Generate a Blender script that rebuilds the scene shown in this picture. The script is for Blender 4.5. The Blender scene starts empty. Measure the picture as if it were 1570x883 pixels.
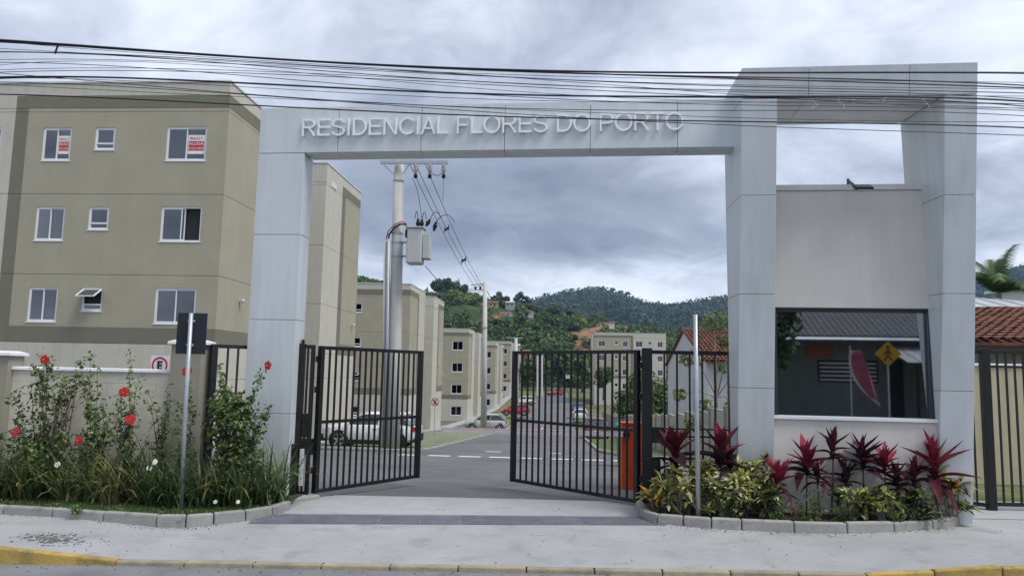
import bpy, bmesh, math, random
import numpy as np
from math import sin, cos, tan, atan2, radians, pi, sqrt, exp
from mathutils import Vector, Matrix, noise as mnoise

random.seed(7); RNG = np.random.default_rng(11)
S = bpy.context.scene
COL = S.collection

# ------------------------------------------------------------------ camera
FPX = 1152.16; PIT, YAW, ROL = radians(6.373), radians(3.93), radians(1.134); EYE = 2.1
_F = np.array([-sin(YAW)*cos(PIT), cos(YAW)*cos(PIT), sin(PIT)])
_R0 = np.array([cos(YAW), sin(YAW), 0.0]); _U0 = np.cross(_R0, _F)
_R = _R0*cos(ROL)+_U0*sin(ROL); _U = -_R0*sin(ROL)+_U0*cos(ROL); _C = np.array([0, 0, EYE])
cam_d = bpy.data.cameras.new('camera'); cam = bpy.data.objects.new('camera', cam_d); COL.objects.link(cam)
cam_d.sensor_width = 36.0; cam_d.lens = 36.0*FPX/1570.0; cam_d.clip_start = 0.1; cam_d.clip_end = 20000
cam.matrix_world = Matrix(((_R[0], _U[0], -_F[0], 0), (_R[1], _U[1], -_F[1], 0), (_R[2], _U[2], -_F[2], EYE), (0, 0, 0, 1)))
S.camera = cam
S.render.resolution_x = 1024; S.render.resolution_y = 575

# ------------------------------------------------------------------ exposure, sun, sky
S.view_settings.view_transform = 'Standard'; S.view_settings.look = 'None'
S.view_settings.exposure = 1.10; S.view_settings.gamma = 1.0
SUN_EL, SUN_AZ = radians(60), radians(116)          # azimuth measured from +Y towards +X
sun_d = bpy.data.lights.new('sun', 'SUN'); sun_d.energy = 1.5; sun_d.angle = radians(25); sun_d.color = (1.0, 0.965, 0.91)
sun = bpy.data.objects.new('sun', sun_d); COL.objects.link(sun)
_sd = Vector((sin(SUN_AZ)*cos(SUN_EL), cos(SUN_AZ)*cos(SUN_EL), sin(SUN_EL)))
sun.rotation_euler = _sd.to_track_quat('Z', 'Y').to_euler(); sun.location = (30, 30, 60)

W = bpy.data.worlds.new('World'); S.world = W; W.use_nodes = True
def world():
    nt = W.node_tree; N = nt.nodes; L = nt.links; N.clear()
    out = N.new('ShaderNodeOutputWorld')
    sky = N.new('ShaderNodeTexSky'); sky.sky_type = 'NISHITA'; sky.sun_disc = False
    sky.sun_elevation = SUN_EL; sky.sun_rotation = SUN_AZ
    bg1 = N.new('ShaderNodeBackground'); bg1.inputs[1].default_value = 0.08; L.new(sky.outputs[0], bg1.inputs[0])
    tc = N.new('ShaderNodeTexCoord'); sep = N.new('ShaderNodeSeparateXYZ'); L.new(tc.outputs['Generated'], sep.inputs[0])
    def math_(op, a, b=None, clamp=False):
        n = N.new('ShaderNodeMath'); n.operation = op; n.use_clamp = clamp
        for i, v in enumerate((a, b)):
            if v is None: continue
            if isinstance(v, (int, float)): n.inputs[i].default_value = v
            else: L.new(v, n.inputs[i])
        return n.outputs[0]
    z = math_('MAXIMUM', sep.outputs[2], 0.0)
    zz = math_('ADD', z, 0.30)
    u = math_('DIVIDE', sep.outputs[0], zz); v = math_('DIVIDE', sep.outputs[1], zz)
    cmb = N.new('ShaderNodeCombineXYZ'); L.new(u, cmb.inputs[0]); L.new(v, cmb.inputs[1]); cmb.inputs[2].default_value = CLOUD_SEED
    n1 = N.new('ShaderNodeTexNoise'); n1.inputs['Scale'].default_value = 1.25; n1.inputs['Detail'].default_value = 6
    n1.inputs['Roughness'].default_value = 0.52; n1.inputs['Distortion'].default_value = 0.35; L.new(cmb.outputs[0], n1.inputs['Vector'])
    n2 = N.new('ShaderNodeTexNoise'); n2.inputs['Scale'].default_value = 4.2; n2.inputs['Detail'].default_value = 6
    n2.inputs['Roughness'].default_value = 0.6; n2.inputs['Distortion'].default_value = 0.5; L.new(cmb.outputs[0], n2.inputs['Vector'])
    # cloud deck: grey undersides low over the hills, a pale break along the horizon, paler cloud higher up
    er = N.new('ShaderNodeValToRGB'); L.new(z, er.inputs[0]); e = er.color_ramp.elements
    e[0].position = 0.0; e[0].color = (.60,)*3+(1,); e[1].position = 1.0; e[1].color = (.62,)*3+(1,)
    for p, c in ((.105, .78), (.135, .66), (.165, .37), (.25, .39), (.33, .49), (.45, .54), (.6, .58)):
        q = e.new(p); q.color = (c, c, c, 1)
    f = math_('ADD', er.outputs[0], math_('MULTIPLY', math_('SUBTRACT', n1.outputs[0], 0.5), 1.5))
    f = math_('ADD', f, math_('MULTIPLY', math_('SUBTRACT', n2.outputs[0], 0.5), 0.75), clamp=True)
    cr = N.new('ShaderNodeValToRGB'); L.new(f, cr.inputs[0]); e = cr.color_ramp.elements
    e[0].position = 0.05; e[0].color = (.15, .175, .235, 1); e[1].position = 0.95; e[1].color = (.72, .76, .84, 1)
    for p, c in ((.35, (.26, .292, .37)), (.55, (.42, .46, .55)), (.75, (.60, .64, .73))):
        q = e.new(p); q.color = c+(1,)
    bg2 = N.new('ShaderNodeBackground'); bg2.inputs[1].default_value = 0.74; L.new(cr.outputs[0], bg2.inputs[0])
    mx = N.new('ShaderNodeMixShader'); mx.inputs[0].default_value = 0.93
    L.new(bg1.outputs[0], mx.inputs[1]); L.new(bg2.outputs[0], mx.inputs[2]); L.new(mx.outputs[0], out.inputs[0])
CLOUD_SEED = 3.0
world()

# ------------------------------------------------------------------ photograph geometry: pixel rays met with real planes
def ray(x, y): return _F+_R*(x-785)/FPX-_U*(y-441.5)/FPX
def atz(x, y, z=0.0):
    d = ray(x, y); return _C+d*(z-EYE)/d[2]
def aty(x, y, Y):
    d = ray(x, y); return _C+d*Y/d[1]
def project(P):
    p = np.array(P)-_C; w = p@_F; return 785+FPX*(p@_R)/w, 441.5-FPX*(p@_U)/w

GK = [(-80, -.16), (12.6, 0), (20, -.3), (33, -1.27), (60, -2.8), (72, -3.5), (95, -4.1), (130, -4.4), (168, -3.3), (210, -2.6), (300, 0), (9000, 0)]
def zg(y):
    return float(np.interp(y, [k[0] for k in GK], [k[1] for k in GK])) if y > 12.6 else 0.0

# ------------------------------------------------------------------ materials
MATS = {}
def mat(name, col, rough=.7, metal=0.0, var=.10, scale=3.0, bump=0.0, bscale=60.0, spec=.3, streak=0.0, col2=None, c2at=(.45, .65), c2scale=1.0, rnd=0.0, trans=0.0, coat=0.0, scuff=0.0):
    if name in MATS: return MATS[name]
    m = bpy.data.materials.new(name); m.use_nodes = True; nt = m.node_tree; N = nt.nodes; L = nt.links
    b = N['Principled BSDF']; b.inputs['Roughness'].default_value = rough; b.inputs['Metallic'].default_value = metal
    b.inputs['Specular IOR Level'].default_value = spec; b.inputs['Coat Weight'].default_value = coat
    g = N.new('ShaderNodeNewGeometry')
    def noise(sc, det=5, vec=None, ro=.6):
        n = N.new('ShaderNodeTexNoise'); n.inputs['Scale'].default_value = sc; n.inputs['Detail'].default_value = det; n.inputs['Roughness'].default_value = ro
        L.new(vec or g.outputs['Position'], n.inputs['Vector']); return n.outputs[0]
    def mix(a, c, fac, mode='MIX'):
        n = N.new('ShaderNodeMix'); n.data_type = 'RGBA'; n.blend_type = mode
        for s, v in ((6, a), (7, c)):
            if isinstance(v, tuple): n.inputs[s].default_value = v+(1,)
            else: L.new(v, n.inputs[s])
        if isinstance(fac, float): n.inputs[0].default_value = fac
        else: L.new(fac, n.inputs[0])
        return n.outputs[2]
    def rng(src, a, c, lo=0.0, hi=1.0):
        n = N.new('ShaderNodeMapRange'); L.new(src, n.inputs[0]); n.inputs[1].default_value = a; n.inputs[2].default_value = c
        n.inputs[3].default_value = lo; n.inputs[4].default_value = hi; return n.outputs[0]
    base = tuple(col)
    lo = tuple(c*(1-var) for c in base); hi = tuple(min(1, c*(1+var)) for c in base)
    c = mix(lo, hi, rng(noise(scale), .3, .7))
    if col2 is not None: c = mix(c, tuple(col2), rng(noise(c2scale, 8), c2at[0], c2at[1]))
    if streak:
        mp = N.new('ShaderNodeMapping'); L.new(g.outputs['Position'], mp.inputs[0]); mp.inputs['Scale'].default_value = (3.5, 3.5, .25)
        k = rng(noise(1.6, 6, mp.outputs[0]), .42, .75, 1.0, 1.0-streak)
        cc = N.new('ShaderNodeCombineXYZ'); [L.new(k, cc.inputs[i]) for i in range(3)]
        c = mix(c, cc.outputs[0], 1.0, 'MULTIPLY')
    if scuff:
        mp = N.new('ShaderNodeMapping'); L.new(g.outputs['Position'], mp.inputs[0]); mp.inputs['Scale'].default_value = (1.1, 3.6, 1.0)
        k = rng(noise(1.9, 7, mp.outputs[0], .72), .60, .70, 1.0, 1.0-scuff)
        cc = N.new('ShaderNodeCombineXYZ'); [L.new(k, cc.inputs[i]) for i in range(3)]
        c = mix(c, cc.outputs[0], 1.0, 'MULTIPLY')
    if rnd:
        oi = N.new('ShaderNodeObjectInfo'); k = rng(oi.outputs['Random'], 0, 1, 1-rnd, 1+rnd)
        cc = N.new('ShaderNodeCombineXYZ'); [L.new(k, cc.inputs[i]) for i in range(3)]
        c = mix(c, cc.outputs[0], 1.0, 'MULTIPLY')
    L.new(c, b.inputs['Base Color'])
    if bump:
        bp = N.new('ShaderNodeBump'); bp.inputs['Strength'].default_value = bump; bp.inputs['Distance'].default_value = .02
        L.new(noise(bscale, 4), bp.inputs['Height']); L.new(bp.outputs[0], b.inputs['Normal'])
    if trans:
        t = N.new('ShaderNodeBsdfTranslucent'); L.new(c, t.inputs[0]); ms = N.new('ShaderNodeMixShader'); ms.inputs[0].default_value = trans
        L.new(b.outputs[0], ms.inputs[1]); L.new(t.outputs[0], ms.inputs[2]); L.new(ms.outputs[0], N['Material Output'].inputs[0])
    MATS[name] = m; return m

def glass(name, tint, refl=.12, rough=.02):
    if name in MATS: return MATS[name]
    m = bpy.data.materials.new(name); m.use_nodes = True; nt = m.node_tree; N = nt.nodes; L = nt.links
    N.remove(N['Principled BSDF']); t = N.new('ShaderNodeBsdfTransparent'); t.inputs[0].default_value = tint+(1,)
    gl = N.new('ShaderNodeBsdfGlossy'); gl.inputs['Roughness'].default_value = rough; gl.inputs[0].default_value = (.92, .95, 1, 1)
    lw = N.new('ShaderNodeLayerWeight'); lw.inputs[0].default_value = .35
    mr = N.new('ShaderNodeMapRange'); L.new(lw.outputs['Facing'], mr.inputs[0]); mr.inputs[3].default_value = refl; mr.inputs[4].default_value = .75
    ms = N.new('ShaderNodeMixShader'); L.new(mr.outputs[0], ms.inputs[0]); L.new(t.outputs[0], ms.inputs[1]); L.new(gl.outputs[0], ms.inputs[2])
    L.new(ms.outputs[0], N['Material Output'].inputs[0]); MATS[name] = m; return m

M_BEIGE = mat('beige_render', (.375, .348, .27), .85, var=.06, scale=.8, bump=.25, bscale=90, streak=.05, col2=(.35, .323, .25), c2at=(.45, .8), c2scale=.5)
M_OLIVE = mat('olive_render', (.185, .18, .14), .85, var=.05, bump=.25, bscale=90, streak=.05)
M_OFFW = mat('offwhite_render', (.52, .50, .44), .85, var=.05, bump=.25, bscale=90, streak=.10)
M_JOINT = mat('joint_grey', (.12, .115, .10), .9)
M_PANEL = mat('aluminium_cladding', (.60, .64, .665), .42, metal=.12, var=.05, scale=.9, spec=.4, streak=.13, rnd=.02)
M_SEAM = mat('cladding_seam', (.17, .18, .19), .7)
M_LETTER = mat('letter_metal', (.82, .84, .86), .4, metal=.05, var=.04)
M_BOOTH = mat('booth_render', (.66, .635, .60), .85, var=.045, scale=1.6, bump=.3, bscale=80, streak=.07)
M_CAP = mat('white_cap', (.66, .67, .68), .6, var=.06, streak=.12)
M_BLACK = mat('black_gate_paint', (.012, .012, .014), .42, var=.2, spec=.4, bump=.05)
M_GALV = mat('galvanised_steel', (.40, .43, .47), .45, metal=.5, var=.1, scale=8)
M_CONC = mat('pavement_concrete', (.315, .32, .325), .88, var=.11, scale=1.1, bump=.4, bscale=45, col2=(.215, .217, .22), c2at=(.54, .76), c2scale=1.7, scuff=.28)
M_APRON = mat('apron_concrete', (.325, .33, .335), .88, var=.08, scale=2, bump=.35, bscale=45, col2=(.28, .28, .278), c2at=(.55, .8), c2scale=3, scuff=.22)
M_KERB = mat('kerb_concrete', (.30, .297, .285), .9, var=.12, scale=6, bump=.5, bscale=40, col2=(.14, .13, .115), c2at=(.56, .74), c2scale=3.5, rnd=.08)
M_YELLOW = mat('yellow_kerb_paint', (.42, .295, .085), .85, var=.14, scale=5, bump=.5, bscale=40, col2=(.21, .165, .08), c2at=(.47, .70), c2scale=4.5, rnd=.06)
M_FADED = mat('faded_kerb_paint', (.30, .265, .19), .85, var=.14, scale=5, bump=.5, bscale=40, col2=(.21, .19, .155), c2at=(.48, .70), c2scale=3.2, rnd=.08)
M_ASPH = mat('asphalt', (.138, .139, .143), .9, var=.12, scale=.9, bump=.5, bscale=120, col2=(.095, .096, .10), c2at=(.45, .7), c2scale=.3, scuff=.18)
M_STREET = mat('street_asphalt', (.19, .195, .205), .9, var=.14, scale=1.1, bump=.6, bscale=110, col2=(.13, .135, .14), c2at=(.5, .7), c2scale=1.2)
M_PAVER = mat('dark_paver', (.108, .115, .136), .8, var=.14, scale=4, bump=.3, bscale=60, rnd=.10, col2=(.15, .155, .165), c2at=(.5, .75), c2scale=3)
M_MARK = mat('road_paint', (.72, .72, .72), .75, var=.08, scale=10, col2=(.45, .45, .46), c2at=(.58, .72), c2scale=6)
M_SOIL = mat('soil', (.075, .05, .033), .95, var=.35, scale=12, bump=.8, bscale=40)
M_GRASS = mat('lawn', (.075, .105, .035), .9, var=.3, scale=4, bump=.8, bscale=30, col2=(.19, .17, .09), c2at=(.5, .7), c2scale=.8)
M_TERR = mat('terrain', (.10, .105, .055), .95, var=.3, scale=.4, col2=(.17, .145, .10), c2at=(.5, .65), c2scale=.12)
M_BLOCK = mat('painted_block', (.61, .58, .49), .88, var=.06, scale=2.5, bump=.4, bscale=70, streak=.10, rnd=.012)
M_PILLAR = mat('painted_pillar', (.30, .285, .235), .88, var=.06, scale=2.5, bump=.4, bscale=70, streak=.10)
M_MORTAR = mat('block_joint', (.54, .515, .43), .92)
M_WFRAME = mat('white_frame', (.74, .76, .78), .45, var=.03)
M_GLASS = glass('window_glass', (.26, .31, .38), .065)
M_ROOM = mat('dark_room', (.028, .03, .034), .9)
M_CURT = mat('curtain', (.62, .64, .68), .9, var=.05)
M_TILE = mat('terracotta', (.23, .10, .064), .85, var=.35, scale=5, bump=.3, bscale=30, col2=(.085, .055, .045), c2at=(.46, .66), c2scale=2.5)
M_POLE = mat('pole_concrete', (.50, .495, .475), .85, var=.06, scale=2, bump=.25, bscale=60, streak=.15)
M_TANK = mat('transformer_grey', (.46, .48, .48), .5, var=.06, streak=.1)
M_RUBBER = mat('black_rubber', (.012, .012, .013), .75)
M_WIRE = mat('cable_sheath', (.016, .017, .022), .6)
M_WHITE = mat('white_wall', (.66, .66, .64), .85, var=.05, streak=.15, bump=.2, bscale=60)

# ------------------------------------------------------------------ object helpers
class MB:
    def __init__(s): s.v = []; s.f = []; s.m = []
    def add(s, vs, fs, mi=0):
        o = len(s.v); s.v += [tuple(float(c) for c in v) for v in vs]; s.f += [tuple(o+i for i in f) for f in fs]; s.m += [mi]*len(fs); return s
    def hexa(s, p, mi=0):       # 4 bottom ccw, 4 top ccw
        return s.add(p, [(3, 2, 1, 0), (4, 5, 6, 7), (0, 1, 5, 4), (1, 2, 6, 5), (2, 3, 7, 6), (3, 0, 4, 7)], mi)
    def box(s, x0, x1, y0, y1, z0, z1, mi=0):
        return s.hexa([(x0, y0, z0), (x1, y0, z0), (x1, y1, z0), (x0, y1, z0), (x0, y0, z1), (x1, y0, z1), (x1, y1, z1), (x0, y1, z1)], mi)
    def prism(s, poly, vec, mi=0):    # front polygon (seen ccw from -vec side), pushed along vec
        n = len(poly); q = [tuple(np.array(p, float)+np.array(vec, float)) for p in poly]
        fs = [tuple(range(n)), tuple(range(2*n-1, n-1, -1))]+[(i, n+i, n+(i+1) % n, (i+1) % n) for i in range(n)]
        return s.add(list(poly)+q, fs, mi)
    def beam(s, a, b, w, h, up=(0, 0, 1), mi=0):
        a = Vector(a); b = Vector(b); d = (b-a).normalized(); u = Vector(up)
        r = d.cross(u)
        if r.length < 1e-4: r = d.cross(Vector((0, 1, 0)))
        r.normalize(); u = r.cross(d).normalized(); r = r*w/2; u = u*h/2
        return s.hexa([a-r-u, a+r-u, b+r-u, b-r-u, a-r+u, a+r+u, b+r+u, b-r+u], mi)
    def tube(s, pts, r, n=8, mi=0, caps=True):
        pts = [Vector(p) for p in pts]; R = r if isinstance(r, (list, tuple)) else [r]*len(pts)
        rings = []; prev = None
        for i, p in enumerate(pts):
            d = (pts[min(i+1, len(pts)-1)]-pts[max(i-1, 0)]).normalized()
            if prev is None:
                a = d.orthogonal().normalized()
            else:
                a = prev-d*prev.dot(d)
                a = a.normalized() if a.length > 1e-6 else d.orthogonal().normalized()
            prev = a; b = d.cross(a)
            rings.append([p+(a*cos(2*pi*k/n)+b*sin(2*pi*k/n))*R[i] for k in range(n)])
        vs = [v for g in rings for v in g]; fs = []
        for i in range(len(pts)-1):
            for k in range(n): fs.append((i*n+k, i*n+(k+1) % n, (i+1)*n+(k+1) % n, (i+1)*n+k))
        if caps: fs += [tuple(range(n-1, -1, -1)), tuple(range((len(pts)-1)*n, len(pts)*n))]
        return s.add(vs, fs, mi)
    def lathe(s, prof, c=(0, 0, 0), n=14, axis='z', mi=0, caps=True):    # prof: (radius, height)
        vs = []
        for r, h in prof:
            for k in range(n):
                a = 2*pi*k/n; p = (r*cos(a), r*sin(a), h)
                if axis == 'y': p = (p[0], p[2], p[1])
                if axis == 'x': p = (p[2], p[0], p[1])
                vs.append((c[0]+p[0], c[1]+p[1], c[2]+p[2]))
        m = len(prof); fs = [(i*n+k, i*n+(k+1) % n, (i+1)*n+(k+1) % n, (i+1)*n+k) for i in range(m-1) for k in range(n)]
        if caps: fs += [tuple(range(n-1, -1, -1)), tuple(range((m-1)*n, m*n))]
        return s.add(vs, fs, mi)
    def mesh(s, name, mats, off=(0, 0, 0), smooth=False, recalc=True):
        me = bpy.data.meshes.new(name); o = np.array(off, float)
        me.from_pydata([tuple(np.array(v)-o) for v in s.v], [], s.f)
        for m in (mats if isinstance(mats, (list, tuple)) else [mats]): me.materials.append(m)
        if any(s.m): me.polygons.foreach_set('material_index', s.m)
        if recalc:
            bm = bmesh.new(); bm.from_mesh(me); bmesh.ops.recalc_face_normals(bm, faces=bm.faces); bm.to_mesh(me); bm.free()
        if smooth: me.polygons.foreach_set('use_smooth', [True]*len(me.polygons))
        me.update(); return me
    def build(s, name, mats, parent=None, smooth=False, bevel=0.0, off=None, recalc=True):
        if off is None: off = wloc(parent) if parent else (0, 0, 0)
        me = s.mesh(name, mats, off, smooth, recalc)
        return link(name, me, parent, bevel)
def wloc(o):
    p = np.zeros(3)
    while o is not None: p = p+np.array(o.location); o = o.parent
    return p
def link(name, me, parent=None, bevel=0.0):
    o = bpy.data.objects.new(name, me); COL.objects.link(o)
    if parent: o.parent = parent
    if bevel:
        b = o.modifiers.new('edge', 'BEVEL'); b.width = bevel; b.segments = 2; b.limit_method = 'ANGLE'; b.angle_limit = radians(40)
    return o
def tag(o, label=None, cat=None, group=None, kind=None):
    if label: o['label'] = label
    if cat: o['category'] = cat
    if group: o['group'] = group
    if kind: o['kind'] = kind
    return o
def thing(name, label, cat, loc=(0, 0, 0), group=None):
    o = bpy.data.objects.new(name, None); o.empty_display_size = .2; COL.objects.link(o); o.location = [float(c) for c in loc]
    return tag(o, label, cat, group)
def copy_tree(o, parent=None):
    c = o.copy(); COL.objects.link(c); c.parent = parent
    for ch in list(o.children): copy_tree(ch, c)
    return c
def struct(name, mb, m, smooth=False, recalc=True): return tag(mb.build(name, m, smooth=smooth, recalc=recalc), kind='structure')
def text_mesh(txt, size, depth, name='letter', bold=0.0):
    cu = bpy.data.curves.new('t', 'FONT'); cu.body = txt; cu.size = size; cu.extrude = depth; cu.resolution_u = 6; cu.offset = bold
    ob = bpy.data.objects.new('t', cu); COL.objects.link(ob)
    me = bpy.data.meshes.new_from_object(ob.evaluated_get(bpy.context.evaluated_depsgraph_get())); me.name = name
    bpy.data.objects.remove(ob); bpy.data.curves.remove(cu); return me
def mesh_np(name, V, Fq, m, parent=None, mi=None, smooth=False):
    me = bpy.data.meshes.new(name); k = Fq.shape[1]
    me.vertices.add(len(V)); me.vertices.foreach_set('co', np.ascontiguousarray(V, dtype=np.float32).ravel())
    me.loops.add(Fq.size); me.loops.foreach_set('vertex_index', np.ascontiguousarray(Fq, dtype=np.int32).ravel())
    me.polygons.add(len(Fq)); me.polygons.foreach_set('loop_start', np.arange(0, Fq.size, k, dtype=np.int32))
    for x in (m if isinstance(m, (list, tuple)) else [m]): me.materials.append(x)
    if mi is not None: me.polygons.foreach_set('material_index', np.ascontiguousarray(mi, dtype=np.int32))
    if smooth: me.polygons.foreach_set('use_smooth', np.ones(len(Fq), dtype=bool))
    me.update(calc_edges=True); me.validate(); return link(name, me, parent)

# ================================================================== THE SETTING: ground, street, pavement, road
def grid(name, xs, ys, zf, m, smooth=True):
    nx, ny = len(xs), len(ys)
    V = np.array([(x, y, zf(x, y)) for y in ys for x in xs])
    Fq = np.array([(j*nx+i, j*nx+i+1, (j+1)*nx+i+1, (j+1)*nx+i) for j in range(ny-1) for i in range(nx-1)])
    o = mesh_np(name, V, Fq, m, smooth=smooth); return tag(o, kind='structure')
gy = sorted(set([k[0] for k in GK if k[0] < 5000]+list(range(-60, 300, 4))+[-500, -200, 12.6, 13.2]+[400, 600, 1000, 2000, 2450]))
def lowz(x, y): return (-.32 if y <= 12.6 else zg(y)-.10)
grid('ground', [-1600, -800, -400, -120, -60, -30, -12, 0, 12, 30, 60, 120, 400, 1000, 2200], gy, lowz, M_TERR)
def yk(x): return 8.45+.0737*(x+6.4)             # line of the street kerb's back edge
def ktop(x):                                      # kerb height: dropped in front of the gate
    return float(np.interp(x, [-6.4, -5.0, 3.6, 5.2], [.015, -.105, -.105, .015]))
b = MB(); b.add([(-90, -7.6, -.15), (90, -7.6, -.15), (90, yk(90)-.1, -.15), (-90, yk(-90)-.1, -.15)], [(0, 1, 2, 3)])
struct('street', b, M_STREET)
def zside(x, y):
    t = min(1, max(0, (y-yk(x))/2.2)); return ktop(x)*(1-t)-.0
xs = list(np.arange(-26, 26.1, .5))
V = []; Fq = []; ny = 12
for j in range(ny):
    for x in xs:
        y = yk(x)+(12.55-yk(x))*j/(ny-1); V.append((x, y, zside(x, y)))
n = len(xs); Fq = np.array([(j*n+i, j*n+i+1, (j+1)*n+i+1, (j+1)*n+i) for j in range(ny-1) for i in range(n-1)])
tag(mesh_np('pavement', np.array(V), Fq, M_CONC, smooth=True), kind='structure')

kerb = tag(bpy.data.objects.new('street_kerb', None), kind='structure'); COL.objects.link(kerb)
x = -13.4
while x < 13:
    w = 1.0 if (x < -6.5 or x > 4.6) else (1.4 if x < -6.3 else .77)
    a, c = x+.005, x+w-.007; j = random.uniform(-.006, .006)
    mb = MB(); P = []
    for zz in (0, 1):
        for (xx, dy) in ((a, -.135), (c, -.135), (c, 0), (a, 0)):
            t = ktop(xx)+.012+j
            P.append((xx+.0*dy, yk(xx)+dy+(.02 if zz and dy < -.1 else 0), t if zz else -.30))
    mb.hexa(P); mb.build('kerb_stone', M_YELLOW if (x < -5.2 or x > 3.4) else M_FADED, kerb, bevel=.018); x += w

# stone kerbs round the two planting beds
def kerb_line(pts, name, w=.13, h=.125, seg=None):
    root = tag(bpy.data.objects.new(name, None), kind='structure'); COL.objects.link(root)
    pts = [np.array(p, float) for p in pts]
    nr = []
    for i in range(len(pts)):
        d = pts[min(i+1, len(pts)-1)]-pts[max(i-1, 0)]; d /= np.linalg.norm(d); nr.append(np.array((-d[1], d[0])))
    for i in range(len(pts)-1):
        a, c = pts[i], pts[i+1]; d = (c-a)/np.linalg.norm(c-a); a2 = a+d*.006; c2 = c-d*.008; j = random.uniform(-.008, .008)
        q = [a2, c2, c2+nr[i+1]*w, a2+nr[i]*w]
        t = [a2+nr[i]*.025, c2+nr[i+1]*.025, c2+nr[i+1]*w, a2+nr[i]*w]
        MB().hexa([(p[0], p[1], -.25) for p in q]+[(p[0], p[1], h+j) for p in t]).build('kerb_stone', M_KERB, root, bevel=.022)
    return root
LK = [(-12.7, 10.55), (-11.7, 10.5), (-10.7, 10.42), (-9.7, 10.35), (-8.72, 10.27), (-7.73, 10.2), (-6.97, 10.13), (-6.15, 9.98), (-5.35, 9.88), (-4.96, 9.94), (-4.66, 10.14), (-4.33, 10.42), (-4.09, 10.8), (-4.0, 11.3)]
RK = [(1.16, 12.25), (1.16, 11.75), (1.2, 11.4), (1.36, 11.13), (1.72, 11.03), (2.1, 10.94), (2.51, 10.9), (3.22, 10.88), (3.95, 10.92), (4.65, 11.08), (5.3, 11.35), (5.88, 11.74)]
kerb_line(LK, 'planter_kerb'); kerb_line(RK, 'planter_kerb')
b = MB(); b.add([(p[0], p[1]+.09, .085) for p in LK[:-1]]+[(-4.15, 12.4, .085), (-12.7, 12.4, .085)], [tuple(range(len(LK)+1))]); struct('planting_bed', b, mat('bed_turf', (.035, .070, .022), .95, var=.3, scale=9, bump=.9, bscale=50, col2=(.07, .055, .035), c2at=(.56, .70), c2scale=2.0))
b = MB(); b.add([(p[0]+(.09 if i < 3 else 0), p[1]+.09, .085) for i, p in enumerate(RK[:-1])]+[(5.86, 11.9, .085), (6.0, 12.1, .085), (1.28, 12.3, .085)], [tuple(range(len(RK)+2))]); struct('planting_bed', b, M_SOIL)

# row of dark pavers across the entrance, apron of pale concrete behind
strip = tag(bpy.data.objects.new('paver_strip', None), kind='structure'); COL.objects.link(strip)
A, B2 = np.array((-4.25, 10.28)), np.array((1.55, 11.06)); d = (B2-A)/np.linalg.norm(B2-A); nn = np.array((-d[1], d[0])); Ls = np.linalg.norm(B2-A); t = 0
while t < Ls-.1:
    w = .58; q = [A+d*(t+.002), A+d*(t+w-.003), A+d*(t+w-.003)+nn*.53, A+d*(t+.002)+nn*.53]; z1 = .006+random.uniform(0, .004)
    MB().hexa([(p[0], p[1], -.1) for p in q]+[(p[0], p[1], z1+zside(p[0], p[1])) for p in q]).build('paver', M_PAVER, strip, bevel=.004); t += w
q = [(-4.0, 10.9), (1.24, 11.62), (1.15, 12.55), (.77, 12.85), (-1.6, 12.75), (-3.75, 12.6), (-4.05, 11.9)]
b = MB(); b.prism([(x, y, -.2) for x, y in q], (0, 0, .208)); struct('entrance_apron', b, M_APRON)

def strip_road(name, x0, x1, y0, y1, dz, m, step=1.5):
    ys = list(np.arange(y0, y1, step))+[y1]; V = []; Fq = []
    for y in ys:
        a = x0(y) if callable(x0) else x0; c = x1(y) if callable(x1) else x1
        V += [(a, y, zg(y)+dz), ((a+c)/2, y, zg(y)+dz), (c, y, zg(y)+dz)]
    for i in range(len(ys)-1):
        for k in (0, 1): Fq.append((i*3+k, i*3+k+1, i*3+k+4, i*3+k+3))
    return tag(mesh_np(name, np.array(V), np.array(Fq), m, smooth=True), kind='structure')
strip_road('driveway', -13, 6.5, 12.62, 27.2, -.012, M_ASPH)
RL = lambda y: -5.5; RRt = lambda y: float(np.interp(y, [27, 34, 60, 200], [2.6, 1.6, 1.5, 1.5]))
strip_road('estate_road', RL, RRt, 27.2, 200, -.012, M_ASPH)
strip_road('parking_grass', -11.0, -5.64, 27.45, 200, .03, mat('dry_turf', (.10, .125, .04), .95, var=.3, scale=3, bump=.8, bscale=30, col2=(.17, .16, .075), c2at=(.48, .68), c2scale=.9))
strip_road('building_path', -12.4, -11.0, 27.45, 200, .05, M_CONC)
strip_road('verge', lambda y: RRt(y)+.14, 4.6, 27.4, 200, .03, M_GRASS)
# pale concrete edging of road, parking and verge
kb = tag(bpy.data.objects.new('road_kerb', None), kind='structure'); COL.objects.link(kb)
def kstone(p, q, w=.14, h=.10):
    p = np.array(p, float); q = np.array(q, float); dd = (q-p)/np.linalg.norm(q-p); p = p+dd*.01; q = q-dd*.01
    MB().beam((p[0], p[1], zg(p[1])+h-.12), (q[0], q[1], zg(q[1])+h-.12), w, .24).build('kerb_stone', M_KERB, kb, bevel=.02)
for i in range(30):
    y = 28.2+i*2; kstone((-5.57, y), (-5.57, y+2), h=.06)
    kstone((RRt(y)+.07, y), (RRt(y+2)+.07, y+2))
for i in range(4): kstone((-12+1.55*i, 27.38), (-10.45+1.55*i, 27.38))
kstone((-5.8, 27.38), (-5.57, 28.2), h=.08); kstone((2.67, 27.35), (4.6, 27.35))
# concrete strips between the grass joints of the parking bays
pk = tag(bpy.data.objects.new('parking_bay_paving', None), kind='structure'); COL.objects.link(pk)
me = MB().box(-2.6, 2.6, -.12, .12, -.1, .0).mesh('paving_strip', M_KERB)
for i in range(20):
    y = 29.0+i*1.85
    o = link('paving_strip', me, pk); o.location = (-8.3, y, zg(y)+.035)
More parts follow.
